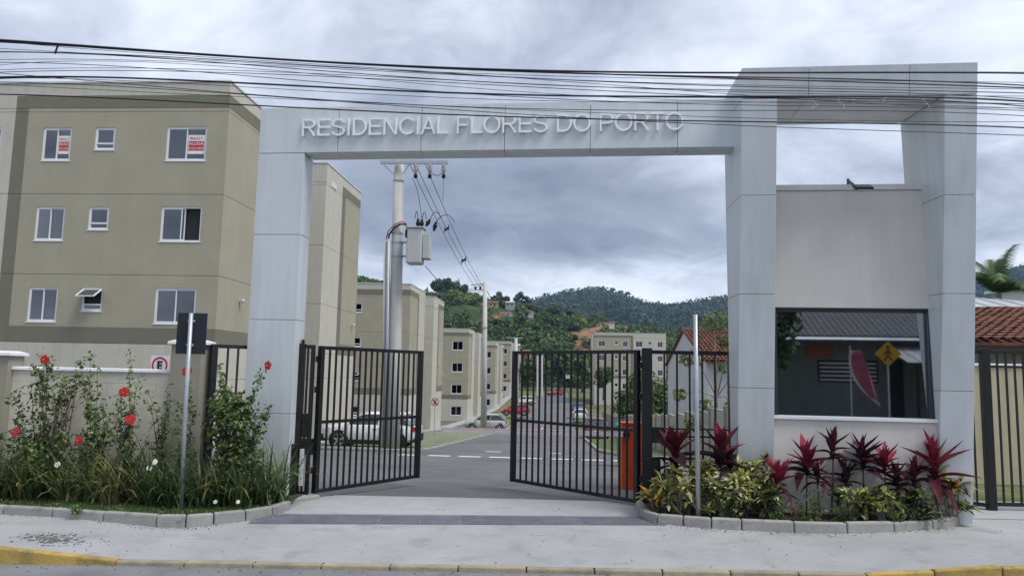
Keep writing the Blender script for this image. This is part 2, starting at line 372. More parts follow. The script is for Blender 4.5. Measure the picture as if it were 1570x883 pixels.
# painted markings
def mark(x0, x1, y, dy):
    b = MB(); b.add([(x0, y, zg(y)-.004), (x1, y, zg(y)-.004), (x1, y+dy, zg(y+dy)-.004), (x0, y+dy, zg(y+dy)-.004)], [(0, 1, 2, 3)])
    o = struct('crossing_mark', b, M_MARK); return o
for k in range(8): mark(-5.35+k*1.0, -5.35+k*1.0+.72, 24.6, .62)
mark(-3.05, -2.45, 30.6, .55); mark(-.5, 0, 30.6, .55)
for k in range(4): mark(-4.2+k*1.45, -3.5+k*1.45, 63, 1.1)
for k in range(4): mark(-2.1, -1.98, 70+k*9, 3.0)

# ================================================================== ENTRANCE PORTAL
YP = radians(-2.6); eX = np.array((cos(YP), sin(YP), 0)); eN = np.array((-sin(YP), cos(YP), 0)); UZ = np.array((0, 0, 1.0))
P0 = np.array((-4.3, 11.95, 0.0))
def pp(x, dn, z):                     # point on the portal: world x along the front plane, dn metres behind it, height z
    t = (x-P0[0])/eX[0]; return P0+eX*t+eN*dn+UZ*z
portal = thing('entrance_portal', 'tall grey aluminium clad entrance gateway with raised residence name and open square tower', 'gateway', (-4.7, 11.97, 0))
def pbox(mb, x0, x1, d0, d1, z0, z1):
    return mb.hexa([pp(x0, d0, z0), pp(x1, d0, z0), pp(x1, d1, z0), pp(x0, d1, z0), pp(x0, d0, z1), pp(x1, d0, z1), pp(x1, d1, z1), pp(x0, d1, z1)])
def panel(x0, x1, d0, d1, z0, z1, nm='cladding_panel'): return pbox(MB(), x0, x1, d0, d1, z0, z1).build(nm, M_PANEL, portal, bevel=.006)
G = .0035
pbox(pbox(MB(), -5.11, -4.37, .03, .37, -.3, 6.40), -5.08, 2.75, .03, .37, 5.69, 6.40).build('frame', M_SEAM, portal)
zj = [-.28, 1.36, 2.87, 4.28, 5.66]
for a, c in zip(zj[:-1], zj[1:]):
    panel(-5.14, -4.335, 0, .18, a+G, c-G)              # front and side returns as one folded sheet
    panel(-5.135, -4.338, .184, .40, a+G, c-G)
bx = [-5.14, -3.77, -2.36, -.98, .40, 1.77, 2.9]
for i, (a, c) in enumerate(zip(bx[:-1], bx[1:])):
    panel(a+G, c-G, 0, .026, 5.665, 6.45)
    panel(a+G, c-G, .03, .40, 6.405, 6.44, 'top_panel')
    panel(max(a, -4.33)+G, c-G, .028, .40, 5.65, 5.685, 'soffit_panel')
    panel(a+G, c-G, .375, .402, 5.69, 6.40, 'back_panel')
# raised letters
TXT = 'RESIDENCIAL FLORES DO PORTO'
LX0, LX1, LZ0, LH = -4.40, 1.87, 5.932, .292
def arc_(cx, cy, rx, ry, a0, a1, n=14): return [(cx+rx*cos(radians(a0+(a1-a0)*k/n)), cy+ry*sin(radians(a0+(a1-a0)*k/n))) for k in range(n+1)]
LT = {   # advance width, strokes on a cap height of 1
 'R': (.86, [[(.12, 0), (.12, 1)], [(.12, .945), (.48, .945)]+arc_(.48, .725, .25, .22, 90, -90)+[(.12, .505)], [(.42, .50), (.56, .34), (.78, 0)]]),
 'E': (.80, [[(.12, 0), (.12, 1)], [(.12, .945), (.72, .945)], [(.12, .515), (.68, .515)], [(.12, .055), (.74, .055)]]),
 'S': (.82, [arc_(.40, .72, .29, .23, 12, 215)+[(.42, .52)]+arc_(.41, .28, .31, .235, 62, -168)]),
 'I': (.32, [[(.16, 0), (.16, 1)]]),
 'D': (.88, [[(.12, 0), (.12, 1)], [(.12, .945), (.38, .945)]+arc_(.38, .5, .40, .445, 90, -90)+[(.12, .055)]]),
 'N': (.87, [[(.12, 0), (.12, 1)], [(.13, .98), (.74, .02)], [(.75, 0), (.75, 1)]]),
 'C': (.89, [arc_(.48, .5, .39, .455, 38, 322, 22)]),
 'A': (.80, [[(.05, 0), (.40, .98)], [(.75, 0), (.40, .98)], [(.18, .34), (.62, .34)]]),
 'L': (.70, [[(.12, 0), (.12, 1)], [(.12, .055), (.66, .055)]]),
 'F': (.74, [[(.12, 0), (.12, 1)], [(.12, .945), (.70, .945)], [(.12, .49), (.60, .49)]]),
 'O': (.95, [arc_(.475, .5, .395, .455, 0, 360, 30)]),
 'P': (.80, [[(.12, 0), (.12, 1)], [(.12, .945), (.46, .945)]+arc_(.46, .705, .25, .24, 90, -90)+[(.12, .465)]]),
 'T': (.75, [[(.375, 0), (.375, 1)], [(.04, .945), (.71, .945)]]), ' ': (.36, [])}
tw = sum(LT[c][0] for c in TXT); SX = (LX1-LX0)/tw; pen = 0.0
for ch in TXT:
    adv, strokes = LT[ch]
    if strokes:
        mb = MB(); hw = .050
        for si, st_ in enumerate(strokes):
            closed = ch == 'O'; n = len(st_); lft, rgt = [], []
            for i in range(n):
                a = np.array(st_[(i-1) % (n-1) if closed else max(i-1, 0)]); c = np.array(st_[(i+1) % (n-1) if closed and i == n-1 else min(i+1, n-1)]); p = np.array(st_[i])
                if closed and i == n-1: c = np.array(st_[1])
                if closed and i == 0: a = np.array(st_[n-2])
                d1 = p-a; d2 = c-p; d1 = d1/np.linalg.norm(d1) if np.linalg.norm(d1) > 1e-9 else None; d2 = d2/np.linalg.norm(d2) if np.linalg.norm(d2) > 1e-9 else None
                d = d1+d2 if d1 is not None and d2 is not None else (d1 if d2 is None else d2); d = d/np.linalg.norm(d); nn_ = np.array((-d[1], d[0]))
                ref = d1 if d1 is not None else d2; k = 1/max(.6, abs(np.dot(nn_, (-ref[1], ref[0]))))
                lft.append(p+nn_*hw*k); rgt.append(p-nn_*hw*k)
            dz = si*.0012; f = lambda q, dn: pp(LX0+(pen+q[0])*SX, dn, LZ0+q[1]*LH)
            for i in range(n-1):
                mb.hexa([f(rgt[i], -.056-dz), f(rgt[i+1], -.056-dz), f(rgt[i+1], -.014-dz), f(rgt[i], -.014-dz), f(lft[i], -.056-dz), f(lft[i+1], -.056-dz), f(lft[i+1], -.014-dz), f(lft[i], -.014-dz)])
        me_ = mb.mesh('letter', M_LETTER, portal.location, recalc=False)
        bm = bmesh.new(); bm.from_mesh(me_); bmesh.ops.remove_doubles(bm, verts=bm.verts, dist=1e-5)
        fc = {}
        for f_ in bm.faces: fc.setdefault(frozenset(v.index for v in f_.verts), []).append(f_)
        bmesh.ops.delete(bm, geom=[g for v in fc.values() if len(v) > 1 for g in v], context='FACES_ONLY'); bmesh.ops.recalc_face_normals(bm, faces=bm.faces); bm.to_mesh(me_); bm.free()
        link('letter', me_, portal)
    pen += adv

# tower ring: its front leans out over the planting bed, its back stands upright
Pb = np.array((6.0, 11.85, .14)); upv = np.array((0, -1.0, 6.7)); upv /= np.linalg.norm(upv)
def tf(x, z, dn=0.0):                 # point on the leaning front
    k = (z-.14)/6.7; p = Pb+eX*((x-6.0)/eX[0])+np.array((0, -1.0*k, 0)); p[2] = z; return p+eN*dn
def tb(x, z): return pp(x, .72, z)    # point on the upright back
def lerp(a, b, t): return a+(b-a)*t
OL = lambda z: float(np.interp(z, [0, 6.69], [2.69, 2.635])); IL = lambda z: float(np.interp(z, [0, 1, 6.24], [3.235, 3.22, 3.15]))
IR = lambda z: float(np.interp(z, [0, 1.56, 4.8, 6.24], [5.60, 5.585, 5.55, 5.51])); OR = lambda z: float(np.interp(z, [0, 6.7], [6.09, 5.95]))
OLb = lambda z: OL(z)-.03; ORb = lambda z: OR(z)+.02; ILb = lambda z: 3.16+.0*z; IRb = lambda z: float(np.interp(z, [0, 6.24], [5.56, 5.40]))
ZT, ZI = 6.69, 6.235
def solid(mb, xf0, xf1, xb0, xb1, z0, z1, ins=0.0):
    f = lambda x, z: tf(x, z, ins); bk = lambda x, z: tb(x, z)-eN*ins
    return mb.hexa([f(xf0(z0)+ins, z0), f(xf1(z0)-ins, z0), bk(xb1(z0)-ins, z0), bk(xb0(z0)+ins, z0), f(xf0(z1)+ins, z1), f(xf1(z1)-ins, z1), bk(xb1(z1)-ins, z1), bk(xb0(z1)+ins, z1)])
core = MB(); solid(core, OL, IL, OLb, ILb, -.25, ZT-.02, .025); solid(core, IR, OR, IRb, ORb, -.25, ZT-.02, .025); solid(core, lambda z: 2.9, lambda z: 5.8, lambda z: 2.9, lambda z: 5.8, ZI+.025, ZT-.025, .025)
core.build('frame', M_SEAM, portal)
for zs, (a0, a1, b0, b1) in (((-.25, .55, 1.93, 3.34, 4.81, ZI-.002), (OL, IL, OLb, ILb)), ((-.25, .52, 1.95, 3.37, 4.80, ZI-.002), (IR, OR, IRb, ORb))):
    for a, c in zip(zs[:-1], zs[1:]):
        solid(MB(), a0, a1, b0, b1, a+G, c-G).build('cladding_panel', M_PANEL, portal, bevel=.005)
xt = [2.64, 3.60, 5.02, 5.95]
for i, (a, c) in enumerate(zip(xt[:-1], xt[1:])):
    A0 = (OL if i == 0 else (lambda z, a=a: a+G)); A1 = (OR if i == 2 else (lambda z, c=c: c-G))
    solid(MB(), A0, A1, OLb if i == 0 else A0, ORb if i == 2 else A1, ZI+.006, ZT).build('cladding_panel', M_PANEL, portal, bevel=.005)

# white twists of old wire hanging from the tower's lintel
wires = thing('dangling_string', 'thin white twists of old wire hanging from the lintel of the grey tower', 'string', tf(4.3, 6.22))
for x in (3.65, 4.02, 4.28, 4.70, 5.22):
    p = tf(x, 6.24, .03); L = random.uniform(.08, .22); pts = [p+np.array((random.uniform(-.03, .03)*k, -.02, -L*k/4)) for k in range(5)]
    MB().tube(pts, .008, 5).build('twist', M_CAP, wires)

# ================================================================== GUARD BOOTH inside the tower
booth = thing('guard_booth', 'pale rendered guard booth with a wide dark reflecting window inside the grey tower', 'guard booth', (4.4, 12.2, .1))
def bp_(x, dn, z):                    # booth front plane
    q = np.array((5.0, 11.80, 0)); t = (x-5.0)/eX[0]; return q+eX*t+eN*dn+UZ*z
def bbox(mb, x0, x1, d0, d1, z0, z1):
    return mb.hexa([bp_(x0, d0, z0), bp_(x1, d0, z0), bp_(x1, d1, z0), bp_(x0, d1, z0), bp_(x0, d0, z1), bp_(x1, d0, z1), bp_(x1, d1, z1), bp_(x0, d1, z1)])
bbox(MB(), 3.24, 5.655, 0, .14, 3.18, 5.02).build('upper_wall', M_BOOTH, booth, bevel=.006)
bbox(MB(), 3.20, 5.62, 0, .14, -.2, 1.47).build('lower_wall', M_BOOTH, booth, bevel=.006)
bbox(MB(), 3.23, 5.66, -.04, .2, 5.023, 5.11).build('parapet_cap', M_CAP, booth, bevel=.008)
bbox(MB(), 3.21, 5.63, -.05, .32, 1.472, 1.525).build('sill', M_WFRAME, booth, bevel=.006)
wl = MB(); bbox(wl, 3.17, 3.30, .33, 3.4, -.2, 5.0); bbox(wl, 5.50, 5.63, .33, 3.4, -.2, 5.0); bbox(wl, 3.3, 5.5, 3.26, 3.4, -.2, 5.0); bbox(wl, 3.3, 5.5, .15, 3.26, 3.3, 3.45); wl.build('side_walls', M_BOOTH, booth)
rv = MB(); bbox(rv, 3.225, 3.31, .02, .33, 1.528, 3.178); bbox(rv, 5.53, 5.62, .02, .33, 1.528, 3.178); bbox(rv, 3.311, 5.529, .06, .32, 3.12, 3.178); rv.build('window_frame', mat('frame_dark', (.035, .045, .06), .4), booth)
gp = bbox(MB(), 3.315, 5.525, .10, .108, 1.53, 3.118).build('window_pane', glass('booth_glass', (.20, .23, .25), .46), booth)
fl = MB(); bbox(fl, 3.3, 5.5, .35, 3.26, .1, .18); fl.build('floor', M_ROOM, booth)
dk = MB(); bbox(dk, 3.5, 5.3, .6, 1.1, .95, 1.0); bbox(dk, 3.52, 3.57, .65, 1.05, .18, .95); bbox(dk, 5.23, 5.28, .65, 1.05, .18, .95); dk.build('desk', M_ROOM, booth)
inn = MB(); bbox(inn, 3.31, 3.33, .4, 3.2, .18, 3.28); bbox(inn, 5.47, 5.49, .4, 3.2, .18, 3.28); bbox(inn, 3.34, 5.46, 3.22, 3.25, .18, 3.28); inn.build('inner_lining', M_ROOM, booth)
# flood light on the parapet
fld = thing('floodlight', 'small black floodlight bracketed on the parapet of the guard booth', 'floodlight', bp_(4.50, -.05, 5.0))
MB().beam(bp_(4.42, -.045, 5.16), bp_(4.42, -.30, 5.02), .03, .03).beam(bp_(4.42, -.02, 5.113), bp_(4.42, -.02, 5.2), .03, .03).build('bracket', M_BLACK, fld)
p = bp_(4.53, -.34, 4.985); MB().beam(p+np.array((-.13, 0, 0)), p+np.array((.13, 0, 0)), .16, .045, up=(0, -.55, 1)).build('housing', M_BLACK, fld, bevel=.006)
p2 = p+np.array((0, -.016, -.027)); MB().beam(p2+np.array((-.11, 0, 0)), p2+np.array((.11, 0, 0)), .13, .008, up=(0, -.55, 1)).build('lens', mat('lamp_lens', (.55, .56, .52), .25), fld)

# ================================================================== GATES, FENCES, GARDEN WALL
def leaf(root, A, B, z0, z1, nbar, ws=.085, wr=.06, bw=.028, mid=None, stiles=(1, 1), midh=.05, mid2=None):
    A = np.array((A[0], A[1], 0.0)); B = np.array((B[0], B[1], 0.0)); d = (B-A)/np.linalg.norm(B-A); L = np.linalg.norm(B-A)
    def col(t, w, nm, za=z0, zb=z1):
        p = A+d*t; return MB().beam(p+UZ*za, p+UZ*zb, w, w*.8, up=tuple(d)).build(nm, M_BLACK, root, bevel=.004 if w > .05 else 0)
    if stiles[0]: col(ws/2, ws, 'stile')
    if stiles[1]: col(L-ws/2, ws, 'stile')
    a = A+d*(ws if stiles[0] else 0); c = B-d*(ws if stiles[1] else 0)
    MB().beam(a+UZ*(z1-wr/2), c+UZ*(z1-wr/2), .05, wr).build('top_rail', M_BLACK, root, bevel=.004)
    MB().beam(a+UZ*(z0+wr/2), c+UZ*(z0+wr/2), .05, wr).build('bottom_rail', M_BLACK, root, bevel=.004)
    segs = [z0+wr]
    for m_ in (mid2, mid):
        if m_:
            MB().beam(a+UZ*m_, c+UZ*m_, .045, midh).build('middle_rail', M_BLACK, root); segs += [m_-midh/2, m_+midh/2]
    segs.append(z1-wr); la = np.linalg.norm(c-a)
    me = None
    for k in range(nbar):
        p = a+d*la*(k+1)/(nbar+1); mb = MB()
        for i in range(0, len(segs), 2): mb.beam(p+UZ*segs[i], p+UZ*segs[i+1], bw, bw, up=tuple(d))
        mb.build('bar', M_BLACK, root)
# left half of the vehicle gate
gl = thing('gate_post', 'black steel gate post with lock box and narrow barred panel beside the left grey column', 'gate post', (-4.3, 12.2, 0))
MB().box(-4.33, -4.24, 12.15, 12.25, .0, 2.50).build('post', M_BLACK, gl, bevel=.005)
MB().lathe([(.02, 2.50), (.03, 2.52), (.03, 2.55), (.012, 2.57)], (-4.285, 12.2, 0), 8).build('cap', M_BLACK, gl)
leaf(gl, (-4.24, 12.2), (-4.07, 12.2), .06, 2.48, 1, ws=.07, stiles=(0, 1), bw=.03)
MB().box(-4.235, -4.09, 12.17, 12.24, .98, 1.36).box(-4.24, -4.04, 12.16, 12.25, .70, .96).build('lock_box', M_BLACK, gl, bevel=.006)
MB().box(-4.36, -4.25, 12.02, 12.14, .0, .88).build('motor_cover', M_BLACK, gl, bevel=.01)
MB().box(-4.21, -4.15, 12.10, 12.13, .22, .80).build('reflector_strip', M_CAP, gl)
MB().beam((-4.42, 11.72, .02), (-4.02, 12.3, .02), .34, .10).build('base_block', M_KERB, gl, bevel=.02)
g1 = thing('swing_gate', 'black barred gate leaf swung inward on the left, in front of the white car', 'gate', (-4.02, 12.25, 0))
leaf(g1, (-4.02, 12.25), (-2.70, 14.42), .08, 2.47, 16, mid=1.22, ws=.095)
for z in (.45, 1.75, 2.25): MB().lathe([(.022, z-.05), (.022, z+.05)], (-4.045, 12.22, 0), 8).build('hinge', M_BLACK, g1)
# right half
gr = thing('gate_post', 'black steel gate post with motor box beside the red plants, right of the driveway', 'gate post', (1.37, 12.4, 0))
MB().box(1.29, 1.45, 12.33, 12.48, .0, 2.53).build('post', M_BLACK, gr, bevel=.006)
MB().box(1.452, 1.66, 12.36, 12.44, 1.02, 1.27).build('lock_box', M_BLACK, gr, bevel=.006)
MB().box(1.452, 1.58, 12.34, 12.46, .45, .80).build('motor_cover', M_BLACK, gr, bevel=.006)
g2 = thing('swing_gate', 'black barred gate leaf swung inward on the right, in front of the orange barrier box', 'gate', (1.24, 12.4, 0))
leaf(g2, (1.25, 12.4), (-.94, 14.45), .06, 2.50, 17, mid=1.20, ws=.095)
for z in (.45, 1.75, 2.25): MB().lathe([(.022, z-.05), (.022, z+.05)], (1.268, 12.385, 0), 8).build('hinge', M_BLACK, g2)
fr = thing('bar_fence', 'short fixed black bar fence between the right gate post and the grey tower', 'fence', (1.46, 12.5, 0))
leaf(fr, (1.455, 12.46), (2.79, 12.56), .08, 2.50, 5, mid=1.24, mid2=1.12, midh=.025, stiles=(0, 1), ws=.10)
# pedestrian gate left of the column
pg = thing('pedestrian_gate', 'narrow black barred side gate between the garden wall pillar and the grey column', 'gate', (-5.5, 11.75, 0))
leaf(pg, (-5.60, 11.66), (-4.96, 12.3), .08, 2.45, 3, ws=.12, mid=1.25)
MB().box(-5.13, -5.10, 12.0, 12.04, 1.0, 1.18).build('lock_box', M_BLACK, pg)
# far right sliding gate
fg = thing('bar_fence', 'tall black barred gate with thick post to the right of the grey tower', 'fence', (7.0, 13.1, 0))
leaf(fg, (6.72, 13.35), (6.98, 13.12), .06, 2.62, 1, ws=.05, stiles=(1, 0))
MB().box(6.97, 7.10, 13.05, 13.18, .0, 2.65).build('post', M_BLACK, fg, bevel=.006)
leaf(fg, (7.10, 13.12), (10.6, 13.3), .08, 2.63, 23, ws=.06, mid=2.35, stiles=(0, 1), midh=.04)

# garden wall of painted blocks with pillars
def capped(name, root, x0, x1, y0, y1, z, h=.05, ov=.05, slope=.02):
    mb = MB(); mb.hexa([(x0-ov, y0-ov, z), (x1+ov, y0-ov, z), (x1+ov, y1+ov, z), (x0-ov, y1+ov, z), (x0-ov+.01, y0-ov+.01, z+h), (x1+ov-.01, y0-ov+.01, z+h), (x1+ov-.01, y1+ov-.01, z+h), (x0-ov+.01, y1+ov-.01, z+h)])
    if slope: mb.hexa([(x0-ov+.02, y0-ov+.02, z+h), (x1+ov-.02, y0-ov+.02, z+h), (x1+ov-.02, y1+ov-.02, z+h), (x0-ov+.02, y1+ov-.02, z+h), (x0+.06, y0+.05, z+h+slope), (x1-.06, y0+.05, z+h+slope), (x1-.06, y1-.05, z+h+slope), (x0+.06, y1-.05, z+h+slope)])
    return mb.build(name, M_CAP, root, bevel=.006)
def block_wall(label, x0, x1, yb=11.62):
    w_ = thing('garden_wall', label, 'wall', ((x0+x1)/2, yb, 0))
    MB().box(x0, x1, yb+.004, yb+.15, -.2, 1.975).build('wall_core', M_MORTAR, w_)
    capped('coping', w_, x0, x1, yb, yb+.15, 1.98, .045, .035, .01)
    r = 0; z = .0
    while z < 1.9:
        x = x0-(.2 if r % 2 else 0)
        while x < x1-.02:
            a = max(x, x0)+.002; c = min(x+.40, x1)-.002
            if c-a > .05: MB().box(a, c, yb-.002+random.uniform(-.0012, .0012), yb+.05, z+.002, min(z+.2, 1.977)-.002).build('block', M_BLOCK, w_)
            x += .40
        z += .2; r += 1
    return w_
block_wall('beige block garden wall with white coping behind the hibiscus bushes', -8.83, -6.16)
block_wall('beige block garden wall at the left edge beyond the lower pillar', -12.7, -9.33)
def pillar(label, x0, x1, zt, yb=11.50):
    p_ = thing('wall_pillar', label, 'pillar', ((x0+x1)/2, yb+.18, 0))
    MB().box(x0, x1, yb, yb+.36, -.2, zt).build('shaft', M_PILLAR, p_, bevel=.006); capped('cap', p_, x0, x1, yb, yb+.36, zt, .05, .05, .03)
pillar('olive garden wall pillar with white cap at the left edge of the photo', -9.33, -8.83, 2.20)
pillar('olive wall pillar with white cap behind the left road sign post', -6.155, -5.66, 2.43)

# ================================================================== SIGN POSTS
M_SIGNB = mat('sign_back', (.018, .022, .032), .5); M_SIGNW = mat('sign_white', (.70, .70, .70), .5); M_RED = mat('sign_red', (.45, .03, .05), .5); M_INK = mat('sign_ink', (.02, .02, .03), .5)
s1 = thing('sign_post', 'grey metal sign post with dark plate back, standing among the hibiscus on the left', 'sign post', (-5.37, 10.62, .05))
MB().tube([(-5.37, 10.62, -.1), (-5.41, 10.62, 1.5), (-5.42, 10.62, 2.86)], .030, 12).build('post', M_GALV, s1, smooth=True)
MB().beam((-5.64, 10.66, 2.57), (-5.22, 10.72, 2.57), .012, .60).build('plate', M_SIGNB, s1, bevel=.004)
for z in (2.4, 2.75): MB().beam((-5.47, 10.635, z), (-5.37, 10.65, z), .02, .03).build('clamp', M_GALV, s1)
s2 = thing('sign_post', 'grey metal sign post with its plate seen edge on, among the red plants', 'sign post', (1.98, 11.2, .05))
MB().tube([(1.97, 11.2, -.1), (1.955, 11.2, 1.5), (1.95, 11.2, 2.99)], .034, 12).build('post', M_GALV, s2, smooth=True)
MB().beam((1.985, 11.17, 2.69), (2.045, 11.58, 2.69), .012, .60).build('plate', M_SIGNB, s2, bevel=.004)
for z in (2.5, 2.88): MB().beam((1.955, 11.23, z), (2.0, 11.28, z), .02, .03).build('clamp', M_GALV, s2)
def parking_sign(label, c, s=.42, h=None, slash=False):
    t_ = thing('parking_sign', label, 'road sign', (c[0], c[1], zg(c[1])))
    x, y, z = c
    MB().tube([(x, y+.04, zg(y)-.1), (x, y+.04, z+s*.4)], .025, 8).build('post', M_GALV, t_)
    MB().box(x-s*.5, x+s*.5, y, y+.008, z-s*.55, z+s*.5).build('plate', M_SIGNW, t_)
    ri = .34 if not slash else .37
    MB().lathe([(s*ri, -.006), (s*.435, -.006), (s*.435, -.001), (s*ri, -.001), (s*ri, -.006)], (x, y, z), 28, 'y', caps=False).build('ring', M_RED, t_)
    me = text_mesh('E', s*.60, .003, 'letter', s*.022); me.materials.append(M_INK); w = max(v.co.x for v in me.vertices); hh = max(v.co.y for v in me.vertices)
    for v in me.vertices: v.co = Vector((v.co.x-w/2+x-t_.location.x, y-.007+v.co.z-t_.location.y, v.co.y-hh/2+z-t_.location.z))
    link('letter', me, t_)
    if slash: MB().beam((x-s*.26, y-.012, z+s*.26), (x+s*.26, y-.012, z-s*.26), .006, s*.09).build('slash', M_RED, t_)
# the ring is an annulus: hollow disc facing the street
parking_sign('white parking sign with letter E in a red ring above the garden wall', (-9.35, 17.0, 2.10), .44)
parking_sign('small round no parking sign on a thin post before the second stair tower', tuple(aty(667, 616, 50)), .60, slash=True)

# ================================================================== APARTMENT BLOCKS
def holed(mb, O, ax, nrm, a0, a1, z0, z1, holes, th):
    """slab standing on origin O, running along unit vector ax, facing nrm, with rectangular openings"""
    O = np.array(O, float); ax = np.array(ax, float); nrm = np.array(nrm, float)
    hs = [h for h in holes if h[0] < a1 and h[1] > a0 and h[2] < z1 and h[3] > z0]
    A = sorted({a0, a1, *[min(max(v, a0), a1) for h in hs for v in h[:2]]}); Z = sorted({z0, z1, *[min(max(v, z0), z1) for h in hs for v in h[2:4]]})
    P = lambda a, z, d: O+ax*a+UZ*z-nrm*d
    def ish(i, j):
        if not (0 <= i < len(A)-1 and 0 <= j < len(Z)-1): return True
        ca, cz = (A[i]+A[i+1])/2, (Z[j]+Z[j+1])/2
        return any(h[0] < ca < h[1] and h[2] < cz < h[3] for h in hs)
    for i in range(len(A)-1):
        for j in range(len(Z)-1):
            if ish(i, j): continue
            a, c, e, f = A[i], A[i+1], Z[j], Z[j+1]
            mb.add([P(a, e, 0), P(c, e, 0), P(c, f, 0), P(a, f, 0)], [(0, 1, 2, 3)])
            for (di, dj, q) in ((-1, 0, ((a, e), (a, f))), (1, 0, ((c, f), (c, e))), (0, -1, ((c, e), (a, e))), (0, 1, ((a, f), (c, f)))):
                if ish(i+di, j+dj): mb.add([P(*q[0], 0), P(*q[1], 0), P(*q[1], th), P(*q[0], th)], [(0, 1, 2, 3)])
    return mb
M_POSTER = mat('poster_white', (.78, .76, .76), .6); M_PRED = mat('poster_red', (.50, .05, .07), .6)
def poster(par, x0, x1, z0, z1, yf):
    h = z1-z0; w = x1-x0
    q = MB().box(x0, x1, yf-.004, yf, z0, z1).build('rental_poster', M_POSTER, par)
    q['label'] = 'white and red rental poster stuck on the pane'
    root = par
    MB().box(x0+.02, x1-.02, yf-.006, yf-.0045, z0+.17*h, z0+.68*h).build('red_field', M_PRED, q)
    for txt, zc, s_, m in (('IBAGY', .76, .135, M_PRED), ('ALUGA', .47, .165, M_POSTER), ('3112 5909', .235, .12, M_POSTER)):
        me = text_mesh(txt, s_*1.35*h, .001, 'lettering'); me.materials.append(m)
        xs = [v.co.x for v in me.vertices]; tw = max(xs)-min(xs); k = min(1.4, (w-.06)/tw); o_ = wloc(q)
        for v in me.vertices: v.co = Vector(((x0+x1)/2+(v.co.x-min(xs)-tw/2)*k, yf-.009+v.co.z, z0+zc*h+v.co.y))-Vector(o_)
        link('lettering', me, q)
def window(par, x0, x1, z0, z1, kind='slide', yf=0.0, mode=None):
    """opening x0..x1, z0..z1 in a front wall whose face is at y = yf"""
    fw = .05; y0, y1 = yf+.025, yf+.085
    m = MB(); m.box(x0, x1, y0, y1, z0, z0+fw).box(x0, x1, y0, y1, z1-fw, z1).box(x0, x0+fw, y0, y1, z0+fw, z1-fw).box(x1-fw, x1, y0, y1, z0+fw, z1-fw)
    m.box(x0-.03, x1+.03, yf-.02, yf+.03, z0-.03, z0-.001)
    w = m.build('window', M_WFRAME, par); a, c, e, f = x0+fw, x1-fw, z0+fw, z1-fw
    def pane(p, q, r, s_, y=.055, sash=True):
        o = MB().box(p+.03, q-.03, yf+y, yf+y+.005, r+.03, s_-.03).build('pane', M_GLASS, w)
        if sash:
            k = MB(); k.box(p, q, yf+y-.012, yf+y+.016, r, r+.03).box(p, q, yf+y-.012, yf+y+.016, s_-.03, s_).box(p, p+.03, yf+y-.012, yf+y+.016, r+.03, s_-.03).box(q-.03, q, yf+y-.012, yf+y+.016, r+.03, s_-.03); k.build('sash', M_WFRAME, w)
    mid = (a+c)/2
    if kind == 'slide':
        if mode == 'open': pane(a, mid+.02, e, f, .035); pane(a+.10, mid+.12, e, f, .066)
        else: pane(a, mid+.015, e, f, .035); pane(mid-.015, c, e, f, .066)
        if mode in ('curtain_left', 'curtains'):
            for (p, q) in ([(a, mid)] if mode == 'curtain_left' else [(a, mid-.12), (mid+.02, c-.05)]):
                cm = MB(); n = 18; v = []
                for i in range(n+1):
                    t = i/n; x = p+(q-p)*t; yy = yf+.108+.010*sin(i*2.2)
                    tz = 0 if mode == 'curtain_left' else .0
                    sh = 0 if mode == 'curtain_left' else (.25*(1 if p < mid-.05 else -1))
                    v += [(x, yy, f), (x+sh*(q-p)*(-.6 if p < mid-.05 else .6)*0+0, yy, e)]
                cm.add(v, [(2*i, 2*i+2, 2*i+3, 2*i+1) for i in range(n)]); cm.build('curtain', M_CURT, w, smooth=True, recalc=False)
        if mode == 'poster': poster(w, max(mid+.03, c-.62), c-.04, e+.20, f-.22, yf+.061)
    else:
        zb = e+.26*(f-e); pane(a, c, e, zb, .06)
        if mode == 'open':
            top = np.array((0, yf+.01, f)); bot = np.array((0, yf-.40, e+.62*(f-e))); k = MB()
            for (p, q) in (((a, 0), (c, 0)), ((a, 1), (c, 1)), ((a, 0), (a, 1)), ((c, 0), (c, 1))):
                g_ = lambda s_: np.array((s_[0], 0, 0))+(bot if s_[1] else top)
                k.beam(g_(p), g_(q), .035, .035)
            k.build('sash', M_WFRAME, w); pv = [np.array((a, 0, 0))+top, np.array((c, 0, 0))+top, np.array((c, 0, 0))+bot, np.array((a, 0, 0))+bot]
            MB().prism(pv, (0, .003, .003)).build('pane', M_GLASS, w)
        else: pane(a, c, zb, f, .045)
        MB().box(a, c, y0, y1-.01, zb-.02, zb+.02).build('transom', M_WFRAME, w)
    return w
ROWS = [-4.0, 1.85, 2.98, 3.51, 5.27, 8.02, 10.90, 11.03, 11.48, 11.93]
WX = [(-2.12, -.72, 1.18, 'slide'), (-4.66, -3.95, .78, 'bath'), (-6.53, -5.51, 1.16, 'slide')]
WXL = [(-9.45, -8.05, 1.18, 'slide'), (-11.2, -10.5, .78, 'bath'), (-13.4, -12.3, 1.16, 'slide')]
SILL = [.92, 3.66, 6.41, 9.18]
